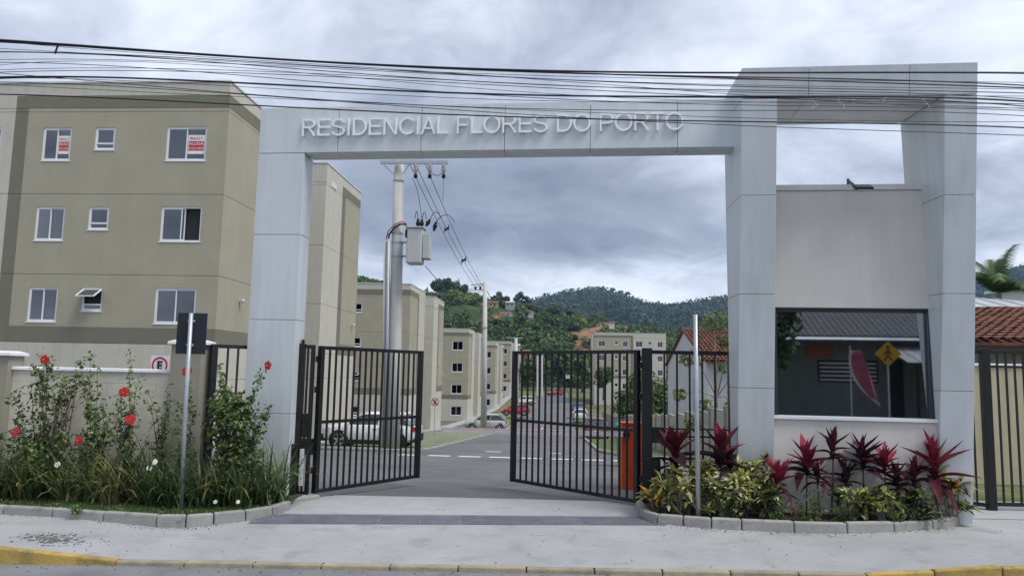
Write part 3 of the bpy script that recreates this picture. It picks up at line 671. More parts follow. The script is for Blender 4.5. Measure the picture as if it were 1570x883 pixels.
def block(label, loc, group, modes=None, mir=1, far=False):
    t = thing('apartment_building', label, 'apartment building', loc, group); ox, oy, oz = loc; g = .007
    # wx flips for the mirrored block
    def X(v): return ox+mir*v
    holes = []
    for fl in range(4):
        for (a, c, h, k) in WX+WXL:
            z0 = SILL[fl]+(.38 if k == 'bath' else 0); a_, c_ = (a, c) if mir > 0 else (-c, -a); holes.append((a_, c_, z0, z0+h, k, fl))
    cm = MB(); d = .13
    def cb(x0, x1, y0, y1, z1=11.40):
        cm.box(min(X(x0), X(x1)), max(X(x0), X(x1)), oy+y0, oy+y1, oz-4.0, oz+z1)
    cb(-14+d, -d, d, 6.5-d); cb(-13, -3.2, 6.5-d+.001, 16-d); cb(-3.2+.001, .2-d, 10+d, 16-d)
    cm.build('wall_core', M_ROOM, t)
    def zone(O, ax, nrm, a0, a1, kind, hs=()):
        for r, (z0, z1) in enumerate(zip(ROWS[:-1], ROWS[1:])):
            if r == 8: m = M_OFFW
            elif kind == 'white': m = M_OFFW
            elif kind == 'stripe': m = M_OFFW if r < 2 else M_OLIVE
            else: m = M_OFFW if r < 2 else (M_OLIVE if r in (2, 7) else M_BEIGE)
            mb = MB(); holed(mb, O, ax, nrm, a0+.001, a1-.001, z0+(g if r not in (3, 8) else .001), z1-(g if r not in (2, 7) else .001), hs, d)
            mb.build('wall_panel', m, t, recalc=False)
    hs = [h[:4] for h in holes]
    s_ = mir
    Of = (ox, oy, oz)
    def fx(a, c): return (a, c) if s_ > 0 else (-c, -a)
    for a, c, k in ((-7.13, 0, 'beige'), (-7.6, -7.13, 'stripe'), (-14, -7.6, 'white')): zone(Of, (1, 0, 0), (0, -1, 0), *fx(a, c), k, hs)
    # street side: ax along +y seen from +x
    for a, c, k in ((0, 3.2, 'beige'), (3.2, 3.72, 'stripe'), (3.72, 6.5, 'white')): zone((ox, oy, oz), (0, 1, 0), (s_, 0, 0), a, c, k)
    for a, c, k in ((10, 12.6, 'white'), (12.6, 13.2, 'stripe'), (13.2, 16, 'beige')): zone((X(.2), oy, oz), (0, 1, 0), (s_, 0, 0), a, c, k)
    zone((ox, oy+10, oz), (1, 0, 0), (0, -1, 0), *fx(-3.2, .2), 'white')
    zone((ox, oy+6.5, oz), (1, 0, 0), (0, 1, 0), *fx(-3.2, 0), 'white'); zone((ox, oy+16, oz), (1, 0, 0), (0, 1, 0), *fx(-3.2, .2), 'white')
    zone((X(-3.1), oy, oz), (0, 1, 0), (s_, 0, 0), 6.5, 10, 'white')
    zone((X(-14), oy, oz), (0, 1, 0), (-s_, 0, 0), 0, 6.5, 'white')
    # parapet cap
    cp = MB()
    for (x0, x1, y0, y1) in ((-14.03, .03, -.03, .20), (-.17, .03, .201, 6.53), (-3.1, .23, 9.97, 10.2), (.03, .23, 10.201, 16.03)):
        cp.box(min(X(x0), X(x1)), max(X(x0), X(x1)), oy+y0, oy+y1, oz+11.931, oz+11.99)
    cp.build('parapet_cap', M_CAP, t)
    for h in holes:
        a, c = ox+h[0], ox+h[1]; mode = (modes or {}).get((h[5], round(h[0], 2)))
        window(t, a, c, oz+h[2], oz+h[3], h[4], oy, mode)
    # little things on the street side
    vx = X(.2)
    MB().box(min(vx, vx+s_*.03), max(vx, vx+s_*.03), oy+10.7, oy+11.5, oz+11.0, oz+11.25).build('vent', M_CAP, t)
    lx = X(0); MB().lathe([(.03, 0), (.05, .04), (.08, .10), (.07, .16)], (lx+s_*.12, oy+1.7, oz+4.5), 10).box(min(lx, lx+s_*.12), max(lx, lx+s_*.12), oy+1.67, oy+1.73, oz+4.6, oz+4.66).build('wall_lamp', M_CAP, t)
    lx = X(.2); MB().lathe([(.03, 0), (.05, .04), (.08, .10), (.07, .16)], (lx+s_*.12, oy+15.2, oz+4.5), 10).box(min(lx, lx+s_*.12), max(lx, lx+s_*.12), oy+15.17, oy+15.23, oz+4.6, oz+4.66).build('wall_lamp', M_CAP, t)
    return t
GB = 'beige apartment blocks along the estate road'
block('large beige four storey block at the left with rental posters in its top windows', (-11.4, 24, -.2), GB,
      {(3, -2.12): 'poster', (3, -6.53): 'poster', (2, -2.12): 'open', (2, -6.53): 'curtain_left', (1, -4.66): 'open', (1, -2.12): 'curtains'})
proto = block('beige apartment block behind the transformer pole and the white car', (-12.35, 60, -2.9), GB, {(2, -2.12): 'curtains', (1, -4.66): 'open'})
for (x, y, z, lab) in ((-12.0, 96, -4.45, 'beige apartment block right of the small parking sign, behind the silver car'), (-11.75, 132, -4.75, 'far beige apartment block just right of the thin street pole'),
                       (-11.6, 168, -3.1, 'farther beige apartment block above the red car'), (-12.3, 204, -4.0, 'most distant beige block at the end of the row by the right gate edge')):
    c_ = copy_tree(proto); c_.location = (x, y, z); c_['label'] = lab
rb = block('distant beige and white apartment block with flat roof below the bare earth slope', (6.3, 150, -1.75), GB, {(3, -9.45): 'curtains'}, mir=-1)

# ================================================================== POLES, TRANSFORMER AND LINES
def up_tube(root, name, pts, r, m, n=10, smooth=True): return MB().tube(pts, r, n).build(name, m, root, smooth=smooth)
Y1 = 28.3; pb = atz(600, 691, -.9); pb = np.array((pb[0], Y1, -.9)); ptp = aty(612, 248, Y1)
pole = thing('power_pole', 'tapered concrete power pole carrying a steel crossarm and the grey transformer', 'power pole', pb)
up_tube(pole, 'shaft', [pb-UZ*.5, pb+(ptp-pb)*.33, pb+(ptp-pb)*.66, ptp], [.275, .25, .22, .188], M_POLE, 18)
ca = aty(586, 254, Y1); cb_ = aty(689, 251, Y1); zc = (ca[2]+cb_[2])/2; ca[2] = cb_[2] = zc; off = np.array((0, -.28, 0))
MB().beam(ca+off, cb_+off, .10, .12).build('crossarm', M_GALV, pole)
cm_ = lambda px, py, dy=-.28: aty(px, py, Y1)+np.array((0, dy, 0))
MB().beam(cm_(592, 257), cm_(606, 270), .03, .05).beam(cm_(629, 256), cm_(620, 270), .03, .05).build('brace', M_GALV, pole)
INS = []
for px in (640, 661.5, 682.5):
    a = cm_(px, 254); a[2] = zc-.05; ins = MB().lathe([(.05, -.02), (.10, -.06), (.05, -.10), (.11, -.16), (.05, -.2), (.11, -.26), (.05, -.30), (.04, -.42)], a, 10).build('insulator', M_TANK, pole, smooth=True)
    MB().lathe([(.05, -.42), (.075, -.44), (.075, -.54), (.03, -.58)], a, 10).build('fuse_tip', M_RUBBER, ins); INS.append(a-UZ*.58)
for py in (278, 358, 372, 393):
    c = aty(605 if py > 300 else 610.5, py, Y1); t_ = (c[2]-pb[2])/(ptp[2]-pb[2]); rr = .28-.09*t_; cc = pb+(ptp-pb)*t_
    MB().lathe([(rr, -.035), (rr+.02, -.03), (rr+.02, .03), (rr, .035)], cc, 18).build('band', M_GALV, pole)
# conduit down the left of the pole and its bent cable
cd0 = aty(598, 368, Y1)+np.array((0, -.22, 0)); cd1 = np.array((pb[0]-.20, Y1-.24, pb[2]-.3))
up_tube(pole, 'conduit', [cd0, cd1], .075, M_GALV, 10)
up_tube(pole, 'conduit', [cd0+np.array((-.13, .06, -.1)), cd1+np.array((-.15, .06, 0))], .06, M_POLE, 10)
up_tube(pole, 'riser_cable', [cd0, cm_(599, 362), cm_(607, 351), cm_(616, 346), cm_(624, 346), cm_(628, 353), cm_(629, 360)], .035, M_RUBBER, 6)
up_tube(pole, 'riser_cable', [cd0+np.array((-.1, 0, 0)), cm_(598, 356), cm_(608, 346), cm_(618, 342), cm_(625, 344), cm_(627, 352)], .028, mat('pink_cable', (.42, .20, .19), .6), 6)
trf = thing('transformer', 'grey oil transformer with side radiator hung on the concrete power pole', 'transformer', aty(640, 380, Y1)+np.array((0, -.45, 0)))
T0 = aty(629.5, 355, Y1); T1 = aty(651, 408, Y1)
MB().hexa([(T0[0]+.0, Y1-.75, T1[2]), (T1[0], Y1-.75, T1[2]), (T1[0], Y1-.1, T1[2]), (T0[0], Y1-.1, T1[2]), (T0[0]+.02, Y1-.75, T0[2]), (T1[0]+.02, Y1-.75, T0[2]), (T1[0]+.02, Y1-.1, T0[2]), (T0[0]+.02, Y1-.1, T0[2])]).build('tank', M_TANK, trf, bevel=.06)
MB().box(T0[0]-.04, T1[0]+.06, Y1-.79, Y1-.06, T0[2]+.005, T0[2]+.05).build('lid', M_TANK, trf, bevel=.015)
R1 = aty(662.5, 400, Y1); R0_ = aty(651.5, 364, Y1)
for k in range(5): MB().box(T1[0]+.03, R1[0], Y1-.70+.13*k, Y1-.64+.13*k, R1[2], R0_[2]).build('radiator_fin', M_TANK, trf, bevel=.012)
MB().box(T1[0]+.03, R1[0]-.01, Y1-.62, Y1-.18, R1[2]+.04, R0_[2]-.05).build('radiator_core', M_TANK, trf)
for py in (372, 393): MB().beam(aty(617, py, Y1), aty(632, py, Y1)+np.array((0, -.1, 0)), .06, .08).build('bracket', M_GALV, trf)
MB().lathe([(.06, -.15), (.09, -.1), (.09, .15), (.05, .2)], cm_(627, 361), 10).build('junction', M_RUBBER, trf)
BT = []
for (x0, y0, x1, y1) in ((644, 353, 644, 339), (649, 353, 650, 340), (656, 350, 662, 340), (668, 357, 671, 344)):
    a, c = cm_(x0, y0, -.4), cm_(x1, y1, -.4); MB().tube([a, a+(c-a)*.3, a+(c-a)*.35, a+(c-a)*.65, a+(c-a)*.7, c], [.05, .05, .085, .085, .06, .045], 8).build('bushing', M_RUBBER, trf); BT.append(c)
def arc(a, c, sag, n=10):
    a = np.array(a); c = np.array(c); return [a+(c-a)*t-UZ*(4*sag*t*(1-t)) for t in np.linspace(0, 1, n)]
GL = 'service wires of the estate poles'
def wire(label, pts, r=.012, grp=None, name='power_line'):
    p0 = np.array(pts[0]); o = MB().tube(pts, r, 5).build(name, M_WIRE, None, off=tuple(p0)); o.location = p0
    return tag(o, label, 'power line', grp)
for k, (b_, i_) in enumerate(((0, 0), (1, 1), (2, 1), (3, 2))):
    q = arc(BT[b_], BT[b_]+np.array((.28*k-.1, -.1, -.0)), -.28); MB().tube(q, .014, 5).build('jumper', M_WIRE, trf)
pts = arc(BT[1], INS[0]+np.array((-.15, 0, 0)), -.35); MB().tube(pts, .011, 5).build('jumper', M_WIRE, trf)
MB().tube(arc(INS[1]+UZ*.3, INS[2]+UZ*.3, .18), .012, 5).build('jumper', M_WIRE, pole)
MB().tube([INS[2], INS[2]-UZ*.9], .008, 4).build('lead_wire', M_WIRE, pole)
# second pole and third pole further down the street
Y2 = 62.0; p2b = np.array((aty(742, 640, Y2)[0], Y2, -2.75)); p2t = aty(744, 432, Y2)
pole2 = thing('power_pole', 'thin pale concrete street pole in front of the silver hatchback', 'power pole', p2b)
up_tube(pole2, 'shaft', [p2b-UZ*.4, (p2b+p2t)/2, p2t], [.27, .22, .17], M_POLE, 14)
for (xa, ya) in ((716, 446), (722, 437)):
    a = aty(xa, ya+0., Y2); c = aty(743, ya-2, Y2); MB().beam(a, c, .07, .08).build('crossarm', M_GALV, pole2)
I2 = []
for px in (729, 736.5):
    a = aty(px, 444, Y2); MB().lathe([(.05, 0), (.13, .06), (.06, .12), (.13, .18), (.05, .26)], a, 8).build('insulator', M_RUBBER, pole2); I2.append(a+UZ*.2)
MB().lathe([(.235, -.05), (.26, -.05), (.26, .05), (.235, .05)], aty(742.5, 502, Y2)*1, 12).build('band', M_GALV, pole2)
Y3 = 118.0; p3b = np.array((aty(793, 600, Y3)[0], Y3, -4.3)); p3t = aty(791, 518, Y3)
pole3 = thing('power_pole', 'small distant concrete pole with white street lamp at the end of the beige row', 'power pole', p3b)
up_tube(pole3, 'shaft', [p3b, p3t], [.35, .24], M_POLE, 10)
MB().beam(p3t+np.array((-1.6, 0, .0)), p3t+np.array((.6, 0, .0)), .14, .14).build('crossarm', M_GALV, pole3)
for k, lab in enumerate(('first of the three slanting lines from transformer pole to street pole', 'second of the three slanting lines from transformer pole to street pole', 'third slanting line, nearest the hill, from transformer pole to street pole')):
    wire(lab, arc((cm_(628, 250), cm_(637, 250), cm_(652, 250))[k], I2[min(k, 1)]+np.array((.25*(k == 2), 0, 0)), .35, 14), .013, GL)
# spacers on the slanting lines
sp = thing('line_spacer', 'pair of small black spacers clamped on the slanting lines above the transformer', 'line spacer', aty(688, 352, 42))
for (px, py) in ((685, 352), (711, 400)):
    a = aty(px-3, py+1, 43); c = aty(px+3, py-3, 43); MB().beam(a, c, .10, .10).build('spacer', M_WIRE, sp); MB().tube([a-UZ*.15, a+UZ*.15], .03, 5).tube([c-UZ*.15, c+UZ*.15], .03, 5).build('clamp', M_WIRE, sp)
wire('long low line running down from the transformer to the thin street pole', arc(aty(652, 408, Y1), aty(741, 505, Y2), .1), .016, GL)
wire('line from the thin street pole down to the small distant pole', arc(aty(744, 440, Y2), p3t, .5), .03, GL)
wire('upper wire from the stair tower roof to the thin street pole', arc(aty(652, 449, 66), aty(743, 436, Y2), .3), .022, GL)
wire('middle wire from the stair tower roof to the thin street pole', arc(aty(652, 453, 66), aty(743, 446, Y2), .2), .022, GL)
wire('lowest wire from the stair tower to the thin street pole', arc(aty(680, 464, 74), aty(742, 458, Y2), .15), .022, GL)

# ================================================================== CABLES ACROSS THE STREET FRONT
CAB = [
    ('thick topmost cable bundle crossing above the gateway, spaced from the rest', 8.3, .0165, [(0, 61), (92, 69), (357, 86), (637, 102), (800, 109), (1000, 111), (1570, 112.5)]),
    ('thin cable lying just under the thick topmost cable bundle', 8.3, .011, [(0, 66), (180, 73), (357, 89), (484, 97), (637, 104), (800, 109), (923, 114), (1119, 118), (1364, 124), (1570, 131)]),
    ('cable under the topmost pair that ends lowest of the upper bundle at right', 8.4, .012, [(0, 63), (300, 84), (637, 103), (800, 108.5), (923, 115), (1119, 120), (1364, 128), (1570, 135)]),
    ('thin wire that drops from the upper bundle through the middle of the beam', 8.1, .007, [(0, 80), (102, 83), (306, 93.5), (459, 106), (637, 121), (800, 128), (1150, 139), (1570, 152)]),
    ('thin wire crossing the others above the word RESIDENCIAL', 8.0, .007, [(0, 80), (250, 86), (459, 101), (637, 111), (800, 118), (1119, 133), (1570, 143)]),
    ('faint wire above the roof of the left block, nearly level', 8.6, .005, [(0, 92), (350, 98), (637, 112), (800, 120), (1150, 131), (1570, 137)]),
    ('faint level wire touching the roof edge of the left block', 8.6, .005, [(0, 107), (200, 107), (400, 108), (637, 119), (800, 131), (1150, 141), (1570, 148)]),
    ('wire sagging past the top corner of the left block', 8.2, .006, [(0, 110), (200, 113), (357, 110), (560, 116), (800, 138), (1150, 148), (1570, 160)]),
    ('thick dark cable just above the roof line of the left block', 8.0, .015, [(0, 118), (200, 123), (340, 125), (450, 131), (637, 138.5), (800, 147), (960, 150), (1100, 149), (1250, 146), (1400, 149), (1570, 156)]),
    ('thin cable wound beside the thick dark cable over the beam top', 8.0, .008, [(0, 121), (200, 121), (340, 123.5), (450, 133), (637, 141), (800, 145), (960, 148), (1100, 151), (1250, 150), (1400, 154), (1570, 163)]),
    ('thin wire from the left roof edge slanting down across the residence name', 8.1, .006, [(0, 112), (100, 122), (340, 140), (560, 158), (700, 164), (900, 168), (1150, 170), (1570, 178)]),
    ('black cable below the roof line of the left block reaching the tower lintel', 8.2, .011, [(0, 145), (200, 152), (400, 163), (600, 172), (800, 180), (1100, 186), (1350, 190), (1570, 196)]),
    ('lowest thin wire that sinks under the black cable at the right tower pillar', 8.2, .006, [(0, 126), (340, 143), (640, 165), (800, 175), (1100, 192), (1350, 200), (1570, 208)]),
    ('hair thin wire third from the top at the left photo edge', 8.5, .0045, [(0, 75), (357, 95), (637, 110), (800, 115), (1100, 122), (1570, 127)]),
    ('hair thin wire passing just over the word FLORES', 8.7, .0045, [(0, 100), (357, 104), (637, 126), (800, 143), (1100, 155), (1570, 167)]),
    ('hair thin wire along the lower edge of the tower lintel', 8.2, .0045, [(0, 130), (357, 148), (637, 162), (800, 168), (1100, 180), (1570, 187)]),
    ('hair thin wire between the thick dark cable and the beam top', 8.3, .0045, [(0, 120), (357, 133), (637, 147), (800, 155), (1100, 157), (1570, 160)]),
    ('hair thin wire that leaves the thick topmost bundle near the middle', 8.4, .0045, [(0, 64), (357, 91), (637, 108), (800, 121), (1100, 143), (1570, 166)]),
    ('thin wire running through the tower lintel shadow between thicker cables', 8.4, .006, [(0, 96), (357, 116), (637, 135), (800, 152), (1100, 160), (1350, 164), (1570, 170)]),
]
GC = 'overhead cables along the street'
for lab, Yc, r, px in CAB:
    xs_ = np.linspace(-12, 1582, 70)
    # smooth the traced course so the cable hangs in one even curve
    X0 = np.array([p[0] for p in px], float); Y0 = np.array([p[1] for p in px], float); cf = np.polyfit(X0/800-1, Y0, min(4, len(px)-2)); ys_ = np.polyval(cf, xs_/800-1)
    P = [aty(x, y, Yc+.0737*0) for x, y in zip(xs_, ys_)]
    a, c = P[0]-P[1], P[-1]-P[-2]; P = [P[0]+a/np.linalg.norm(a)*6]+P+[P[-1]+c/np.linalg.norm(c)*6]
    wire(lab, P, r*.72, GC, 'overhead_cable')
tie = MB().tube([aty(90, 68, 8.28), aty(87, 75, 8.28), aty(84.5, 83, 8.28)], .012, 5).build('cable_tie', M_WIRE); tag(tie, 'short dark tie hanging between the upper cables near the left edge', 'cable tie')

# ================================================================== VEHICLES
M_CGLASS = mat('car_glass', (.02, .024, .028), .06, spec=.7); M_TYRE = mat('tyre', (.014, .014, .014), .85); M_RIM = mat('alloy_rim', (.50, .51, .53), .3, metal=.6)
M_TRIM = mat('car_trim', (.02, .02, .022), .55); M_TAIL = mat('tail_light', (.45, .02, .025), .2); M_HEAD = mat('head_light', (.62, .66, .70), .12); M_PLATE = mat('number_plate', (.6, .62, .64), .5)
def paint(name, c): return mat(name, c, .28, var=.02, spec=.5, coat=.6)
def car(label, cat, loc, pm, kind='hatch', rot=0.0, group=None):
    """nose towards local -x; width along y; origin on the ground under the middle of the car"""
    t = thing('parked_car', label, cat, (0, 0, 0), group)
    if kind == 'suv':
        L, HW, H = 4.05, .88, 1.50
        st = [(0, .46, .74, .60), (.10, .30, .86, .77), (.55, .24, .93, .86), (1.10, .22, 1.0, .88), (2.2, .22, 1.01, .89), (3.3, .22, 1.03, .89), (3.85, .28, 1.01, .84), (4.05, .45, .92, .72)]
        cab = [(1.02, 1.72, 3.40, 3.95), .99, 1.44]; wx = (.78, 3.22); wr = .335
    elif kind == 'sedan':
        L, HW, H = 4.4, .86, 1.46
        st = [(0, .45, .68, .60), (.10, .28, .78, .76), (.6, .20, .86, .84), (1.25, .18, .93, .86), (2.2, .18, .95, .86), (3.4, .18, .97, .86), (4.2, .24, .96, .82), (4.4, .42, .86, .70)]
        cab = [(1.15, 1.95, 3.15, 3.95), .92, 1.43]; wx = (.82, 3.45); wr = .315
    else:
        L, HW, H = 3.95, .86, 1.50
        st = [(0, .45, .70, .58), (.10, .28, .80, .75), (.5, .20, .90, .84), (1.05, .18, .97, .86), (2.0, .18, .99, .86), (3.1, .18, 1.01, .86), (3.75, .24, 1.0, .82), (3.95, .42, .90, .70)]
        cab = [(.95, 1.65, 3.2, 3.85), .96, 1.46]; wx = (.76, 3.20); wr = .315
    c0 = L/2; mb = MB(); vs = []; ns = 13
    for (x, zb, zt, hw) in st:
        sec = [(hw*.80, zb), (hw*.97, zb+.10), (hw, zb+.45*(zt-zb)), (hw*.985, zt-.12), (hw*.90, zt-.015), (hw*.5, zt+.015)]
        ring = [(-y, z) for y, z in sec]+[(0, zt+.02)]+[(y, z) for y, z in reversed(sec)]
        vs += [(x-c0, y, z) for y, z in ring]
    fs = [(i*ns+k, i*ns+k+1, (i+1)*ns+k+1, (i+1)*ns+k) for i in range(len(st)-1) for k in range(ns-1)]
    fs += [(i*ns+ns-1, i*ns, (i+1)*ns, (i+1)*ns+ns-1) for i in range(len(st)-1)]
    fs += [tuple(range(ns)), tuple(range(len(vs)-1, len(vs)-ns-1, -1))]
    mb.add(vs, fs); body = mb.build('body', pm, t, smooth=True, bevel=.02)
    (xa, xb, xc, xd), zb, zt = cab[0], cab[1], cab[2]; bw, tw = HW*.93, HW*.72
    P = lambda x, y, z: (x-c0, y, z)
    MB().hexa([P(xa, -bw, zb), P(xd, -bw, zb), P(xd, bw, zb), P(xa, bw, zb), P(xb, -tw, zt-.03), P(xc, -tw, zt-.03), P(xc, tw, zt-.03), P(xb, tw, zt-.03)]).build('windows', M_CGLASS, t)
    rf = MB(); n = 6
    rv = []
    for i in range(n):
        u = i/(n-1); x = xb-.06+(xc+.10-xb+.06)*u; zc_ = zt+.035*sin(pi*min(1, u*1.05+.05))
        rv += [P(x, -tw-.02, zt-.05), P(x, -tw*.8, zc_), P(x, 0, zc_+.02), P(x, tw*.8, zc_), P(x, tw+.02, zt-.05)]
    rf.add(rv, [(i*5+k, i*5+k+1, (i+1)*5+k+1, (i+1)*5+k) for i in range(n-1) for k in range(4)]+[(0, 1, 2, 3, 4), tuple(n*5-1-k for k in range(5))]); rf.build('roof', pm, t, smooth=True)
    pl = MB()
    def lp(a, c, s_): return (a[0]+(c[0]-a[0])*s_, a[1]+(c[1]-a[1])*s_, a[2]+(c[2]-a[2])*s_)
    for sgn in (-1, 1):
        y0, y1 = sgn*(bw+.004), sgn*(tw+.008)
        pl.beam(P(xa, y0, zb), P(xb, y1, zt-.02), .05, .06); pl.beam(P((xa+xd)/2-.05, y0, zb), P((xb+xc)/2, y1, zt-.02), .04, .07)
        pl.beam(P(xd-.12, y0, zb), P(xc-.02, y1, zt-.02), .05, .26 if kind != 'sedan' else .16)
    pl.build('pillars', pm, t)
    dt = MB()
    for sgn in (-1, 1):
        for x in (xa+.12, (xa+xd)/2-.02, xd-.45): dt.box(x-c0-.006, x-c0+.006, sgn*(HW+.003)-.006, sgn*(HW+.003)+.006, .32, zb-.12)
    dt.build('door_seams', M_TRIM, t)
    sk = MB()
    for sgn in (-1, 1): sk.box(wx[0]+.3-c0, wx[1]-.3-c0, sgn*HW*.96-.035, sgn*HW*.96+.035, .17, .36 if kind == 'suv' else .25)
    if kind == 'suv': sk.box(-c0-.02, -c0+.2, -.70, .70, .26, .55).box(c0-.2, c0+.03, -.72, .72, .28, .58)
    sk.build('sill_trim', M_TRIM, t)
    for sgn in (-1, 1):
        for x in wx:
            yy = sgn*(HW-.02)
            ar = MB().lathe([(wr+.075, -.012), (wr+.075, .022)], (x-c0, yy, wr), 24, 'y').build('wheel_arch', M_TRIM, t)
            w_ = MB().lathe([(wr-.06, -.062), (wr, -.045), (wr, .045), (wr-.06, .062)], (x-c0, sgn*(HW-.035), wr), 24, 'y').build('wheel', M_TYRE, t, smooth=True)
            yo = sgn*(HW+.04)
            rm = MB().lathe([(wr-.10, -.004), (wr-.10, .004)], (x-c0, yo-sgn*.01, wr), 20, 'y')
            rm.build('rim_well', M_TRIM, w_)
            sp_ = MB()
            for k in range(5):
                a = 2*pi*k/5+.3; sp_.beam((x-c0, yo, wr), (x-c0+cos(a)*(wr-.09), yo, wr+sin(a)*(wr-.09)), .075, .02, up=(0, 1, 0))
            sp_.lathe([(wr-.075, -.012), (wr-.075, .012), (wr-.105, .012), (wr-.105, -.012)], (x-c0, yo, wr), 20, 'y', caps=False); sp_.lathe([(.07, -.015), (.07, .015)], (x-c0, yo, wr), 12, 'y')
            sp_.build('rim', M_RIM, w_)
        yy = sgn*.62; zh = st[1][2]
        MB().hexa([(-c0+.02, yy-.14, zh-.20), (-c0+.35, yy+sgn*.19-.02, zh-.17), (-c0+.36, yy+sgn*.22, zh-.17), (-c0+.05, yy+.14, zh-.20), (-c0+.04, yy-.14, zh-.07), (-c0+.38, yy+sgn*.19-.02, zh-.02), (-c0+.38, yy+sgn*.21, zh-.02), (-c0+.06, yy+.14, zh-.07)]).build('headlight', M_HEAD, t)
        zr = st[-2][2]
        MB().box(c0-.20, c0-.045, sgn*(HW-.10)-.05, sgn*(HW-.10)+.05, zr-.26, zr-.08).box(c0-.06, c0-.012, sgn*(HW-.25)-.08, sgn*(HW-.25)+.08, zr-.26, zr-.10).build('tail_light', M_TAIL, t, bevel=.015)
        MB().beam(P(xa+.16, sgn*(HW+.01), zb+.02), P(xa+.16, sgn*(HW+.15), zb+.05), .10, .14).build('mirror', pm, t, bevel=.02)
        for x in ((xa+xd)/2-.18, xd-.60): MB().box(x-c0-.09, x-c0+.09, sgn*(HW+.004)-.012, sgn*(HW+.004)+.012, zb-.22, zb-.185).build('door_handle', pm if kind != 'suv' else M_TRIM, t)
    MB().box(c0-.06, c0+.006, -.22, .22, .55, .68).build('number_plate', M_PLATE, t)
    MB().box(-c0-.012, -c0+.06, -.20, .20, .42, .53).build('number_plate', M_PLATE, t)
    MB().box(-c0-.006, -c0+.1, -.45, .45, .55, .68).build('grille', M_TRIM, t)
    t.location = (loc[0], loc[1], loc[2]); t.rotation_euler = (0, 0, rot); return t
PW, PS, PR = paint('white_paint', (.70, .71, .72)), paint('silver_paint', (.42, .435, .45)), paint('red_paint', (.42, .018, .03))
PG, PB = paint('grey_maroon_paint', (.16, .10, .11)), paint('blue_paint', (.10, .19, .34))
GCAR = 'cars parked along the estate road'
car('white compact SUV parked behind the left gate leaf and the concrete pole', 'car', (-8.05, 32.2, zg(32.2)+.035), PW, 'suv', 0, GCAR)
car('silver hatchback parked behind the thin street pole', 'car', (-6.85, 69, zg(69)+.12), PS, 'hatch', .06, GCAR)
car('red hatchback parked nose to the blocks by the right gate edge', 'car', (-6.35, 104, zg(104)+.45), PR, 'hatch', .05, GCAR)
car('dull maroon sedan seen from behind through the right gate leaf', 'car', (2.45, 56, zg(56)-.05+.1), PG, 'sedan', -pi/2, GCAR)
car('blue car parked far up the road beside the right verge', 'car', (2.2, 108, zg(108)+.75), PB, 'suv', -pi/2, GCAR)
car('white car parked up the road just before the blue one', 'car', (2.3, 97, zg(97)+.3), PW, 'hatch', -pi/2, GCAR)
car('pale blue white car far off behind the red hatchback', 'car', (-6.6, 131, zg(131)+.9), PW, 'suv', .05, GCAR)
car('tiny red car at the far end of the estate road', 'car', (-1.6, 176, zg(176)+.1), PR, 'hatch', .5, GCAR)

# ================================================================== BARRIER, LOW WALL ON THE RIGHT
M_ORANGE = mat('barrier_orange', (.55, .075, .015), .45, var=.06, streak=.08)
br = thing('barrier_box', 'orange red barrier box behind the right gate leaf', 'barrier', (1.4, 15.1, -.05))
MB().box(1.17, 1.62, 14.95, 15.33, -.12, 1.13).build('cabinet', M_ORANGE, br, bevel=.012)
MB().box(1.15, 1.64, 14.93, 15.35, 1.132, 1.17).build('lid', M_ORANGE, br, bevel=.01)
MB().box(1.26, 1.50, 14.942, 14.949, .15, .95).build('service_door', mat('barrier_orange_door', (.50, .068, .014), .5), br)
MB().lathe([(.07, -.05), (.07, .05)], (1.25, 14.88, .95), 14, 'y').build('hub', M_BLACK, br)
M_ARMW, M_ARMR = mat('arm_white', (.64, .60, .61), .5, streak=.1), mat('arm_pink', (.60, .44, .46), .55)
arm = MB().box(-2.32, 1.22, 14.845, 14.90, .905, .965).build('arm', M_ARMW, br)
MB().box(-2.32, 1.22, 14.85, 14.895, .967, .995).build('reflective_band', M_ARMR, br)
MB().box(-2.36, -2.322, 14.835, 14.91, .895, 1.0).build('end_cap', M_ARMR, br)
gb = thing('wheelie_bin', 'small green lidded bin beside the orange barrier box', 'bin', (1.9, 21, zg(21)))
MB().hexa([(1.55, 20.8, zg(21)), (2.15, 20.8, zg(21)), (2.15, 21.3, zg(21)), (1.55, 21.3, zg(21)), (1.5, 20.75, .72), (2.2, 20.75, .72), (2.2, 21.35, .72), (1.5, 21.35, .72)]).build('body', mat('bin_green', (.03, .22, .13), .5), gb, bevel=.02)
MB().hexa([(1.46, 20.7, .725), (2.24, 20.7, .725), (2.24, 21.4, .725), (1.46, 21.4, .725), (1.55, 20.85, .82), (2.15, 20.85, .82), (2.15, 21.3, .80), (1.55, 21.3, .80)]).build('lid', mat('bin_green', (.03, .22, .13), .5), gb, bevel=.02)
M_FPAN = mat('precast_panel', (.40, .385, .325), .85, var=.08, streak=.18, bump=.2); M_FPOST = mat('precast_post', (.27, .265, .24), .85, var=.08, streak=.1)
bw = thing('boundary_wall', 'low pale precast panel wall with posts along the right side of the estate road', 'wall', (4.95, 40, zg(40)))
yy = 16.0
while yy < 92:
    z0 = zg(yy); nx = yy+2.42; ztop = z0+1.62
    MB().box(4.86, 5.04, yy-.09, yy+.09, z0-.3, ztop+.16).build('post', M_FPOST, bw, bevel=.01)
    for k in range(3): MB().box(4.915, 4.985, yy+.095, nx-.095, z0-.25+k*.62+.003, z0-.25+(k+1)*.62-.006).build('panel', M_FPAN, bw)
    yy = nx

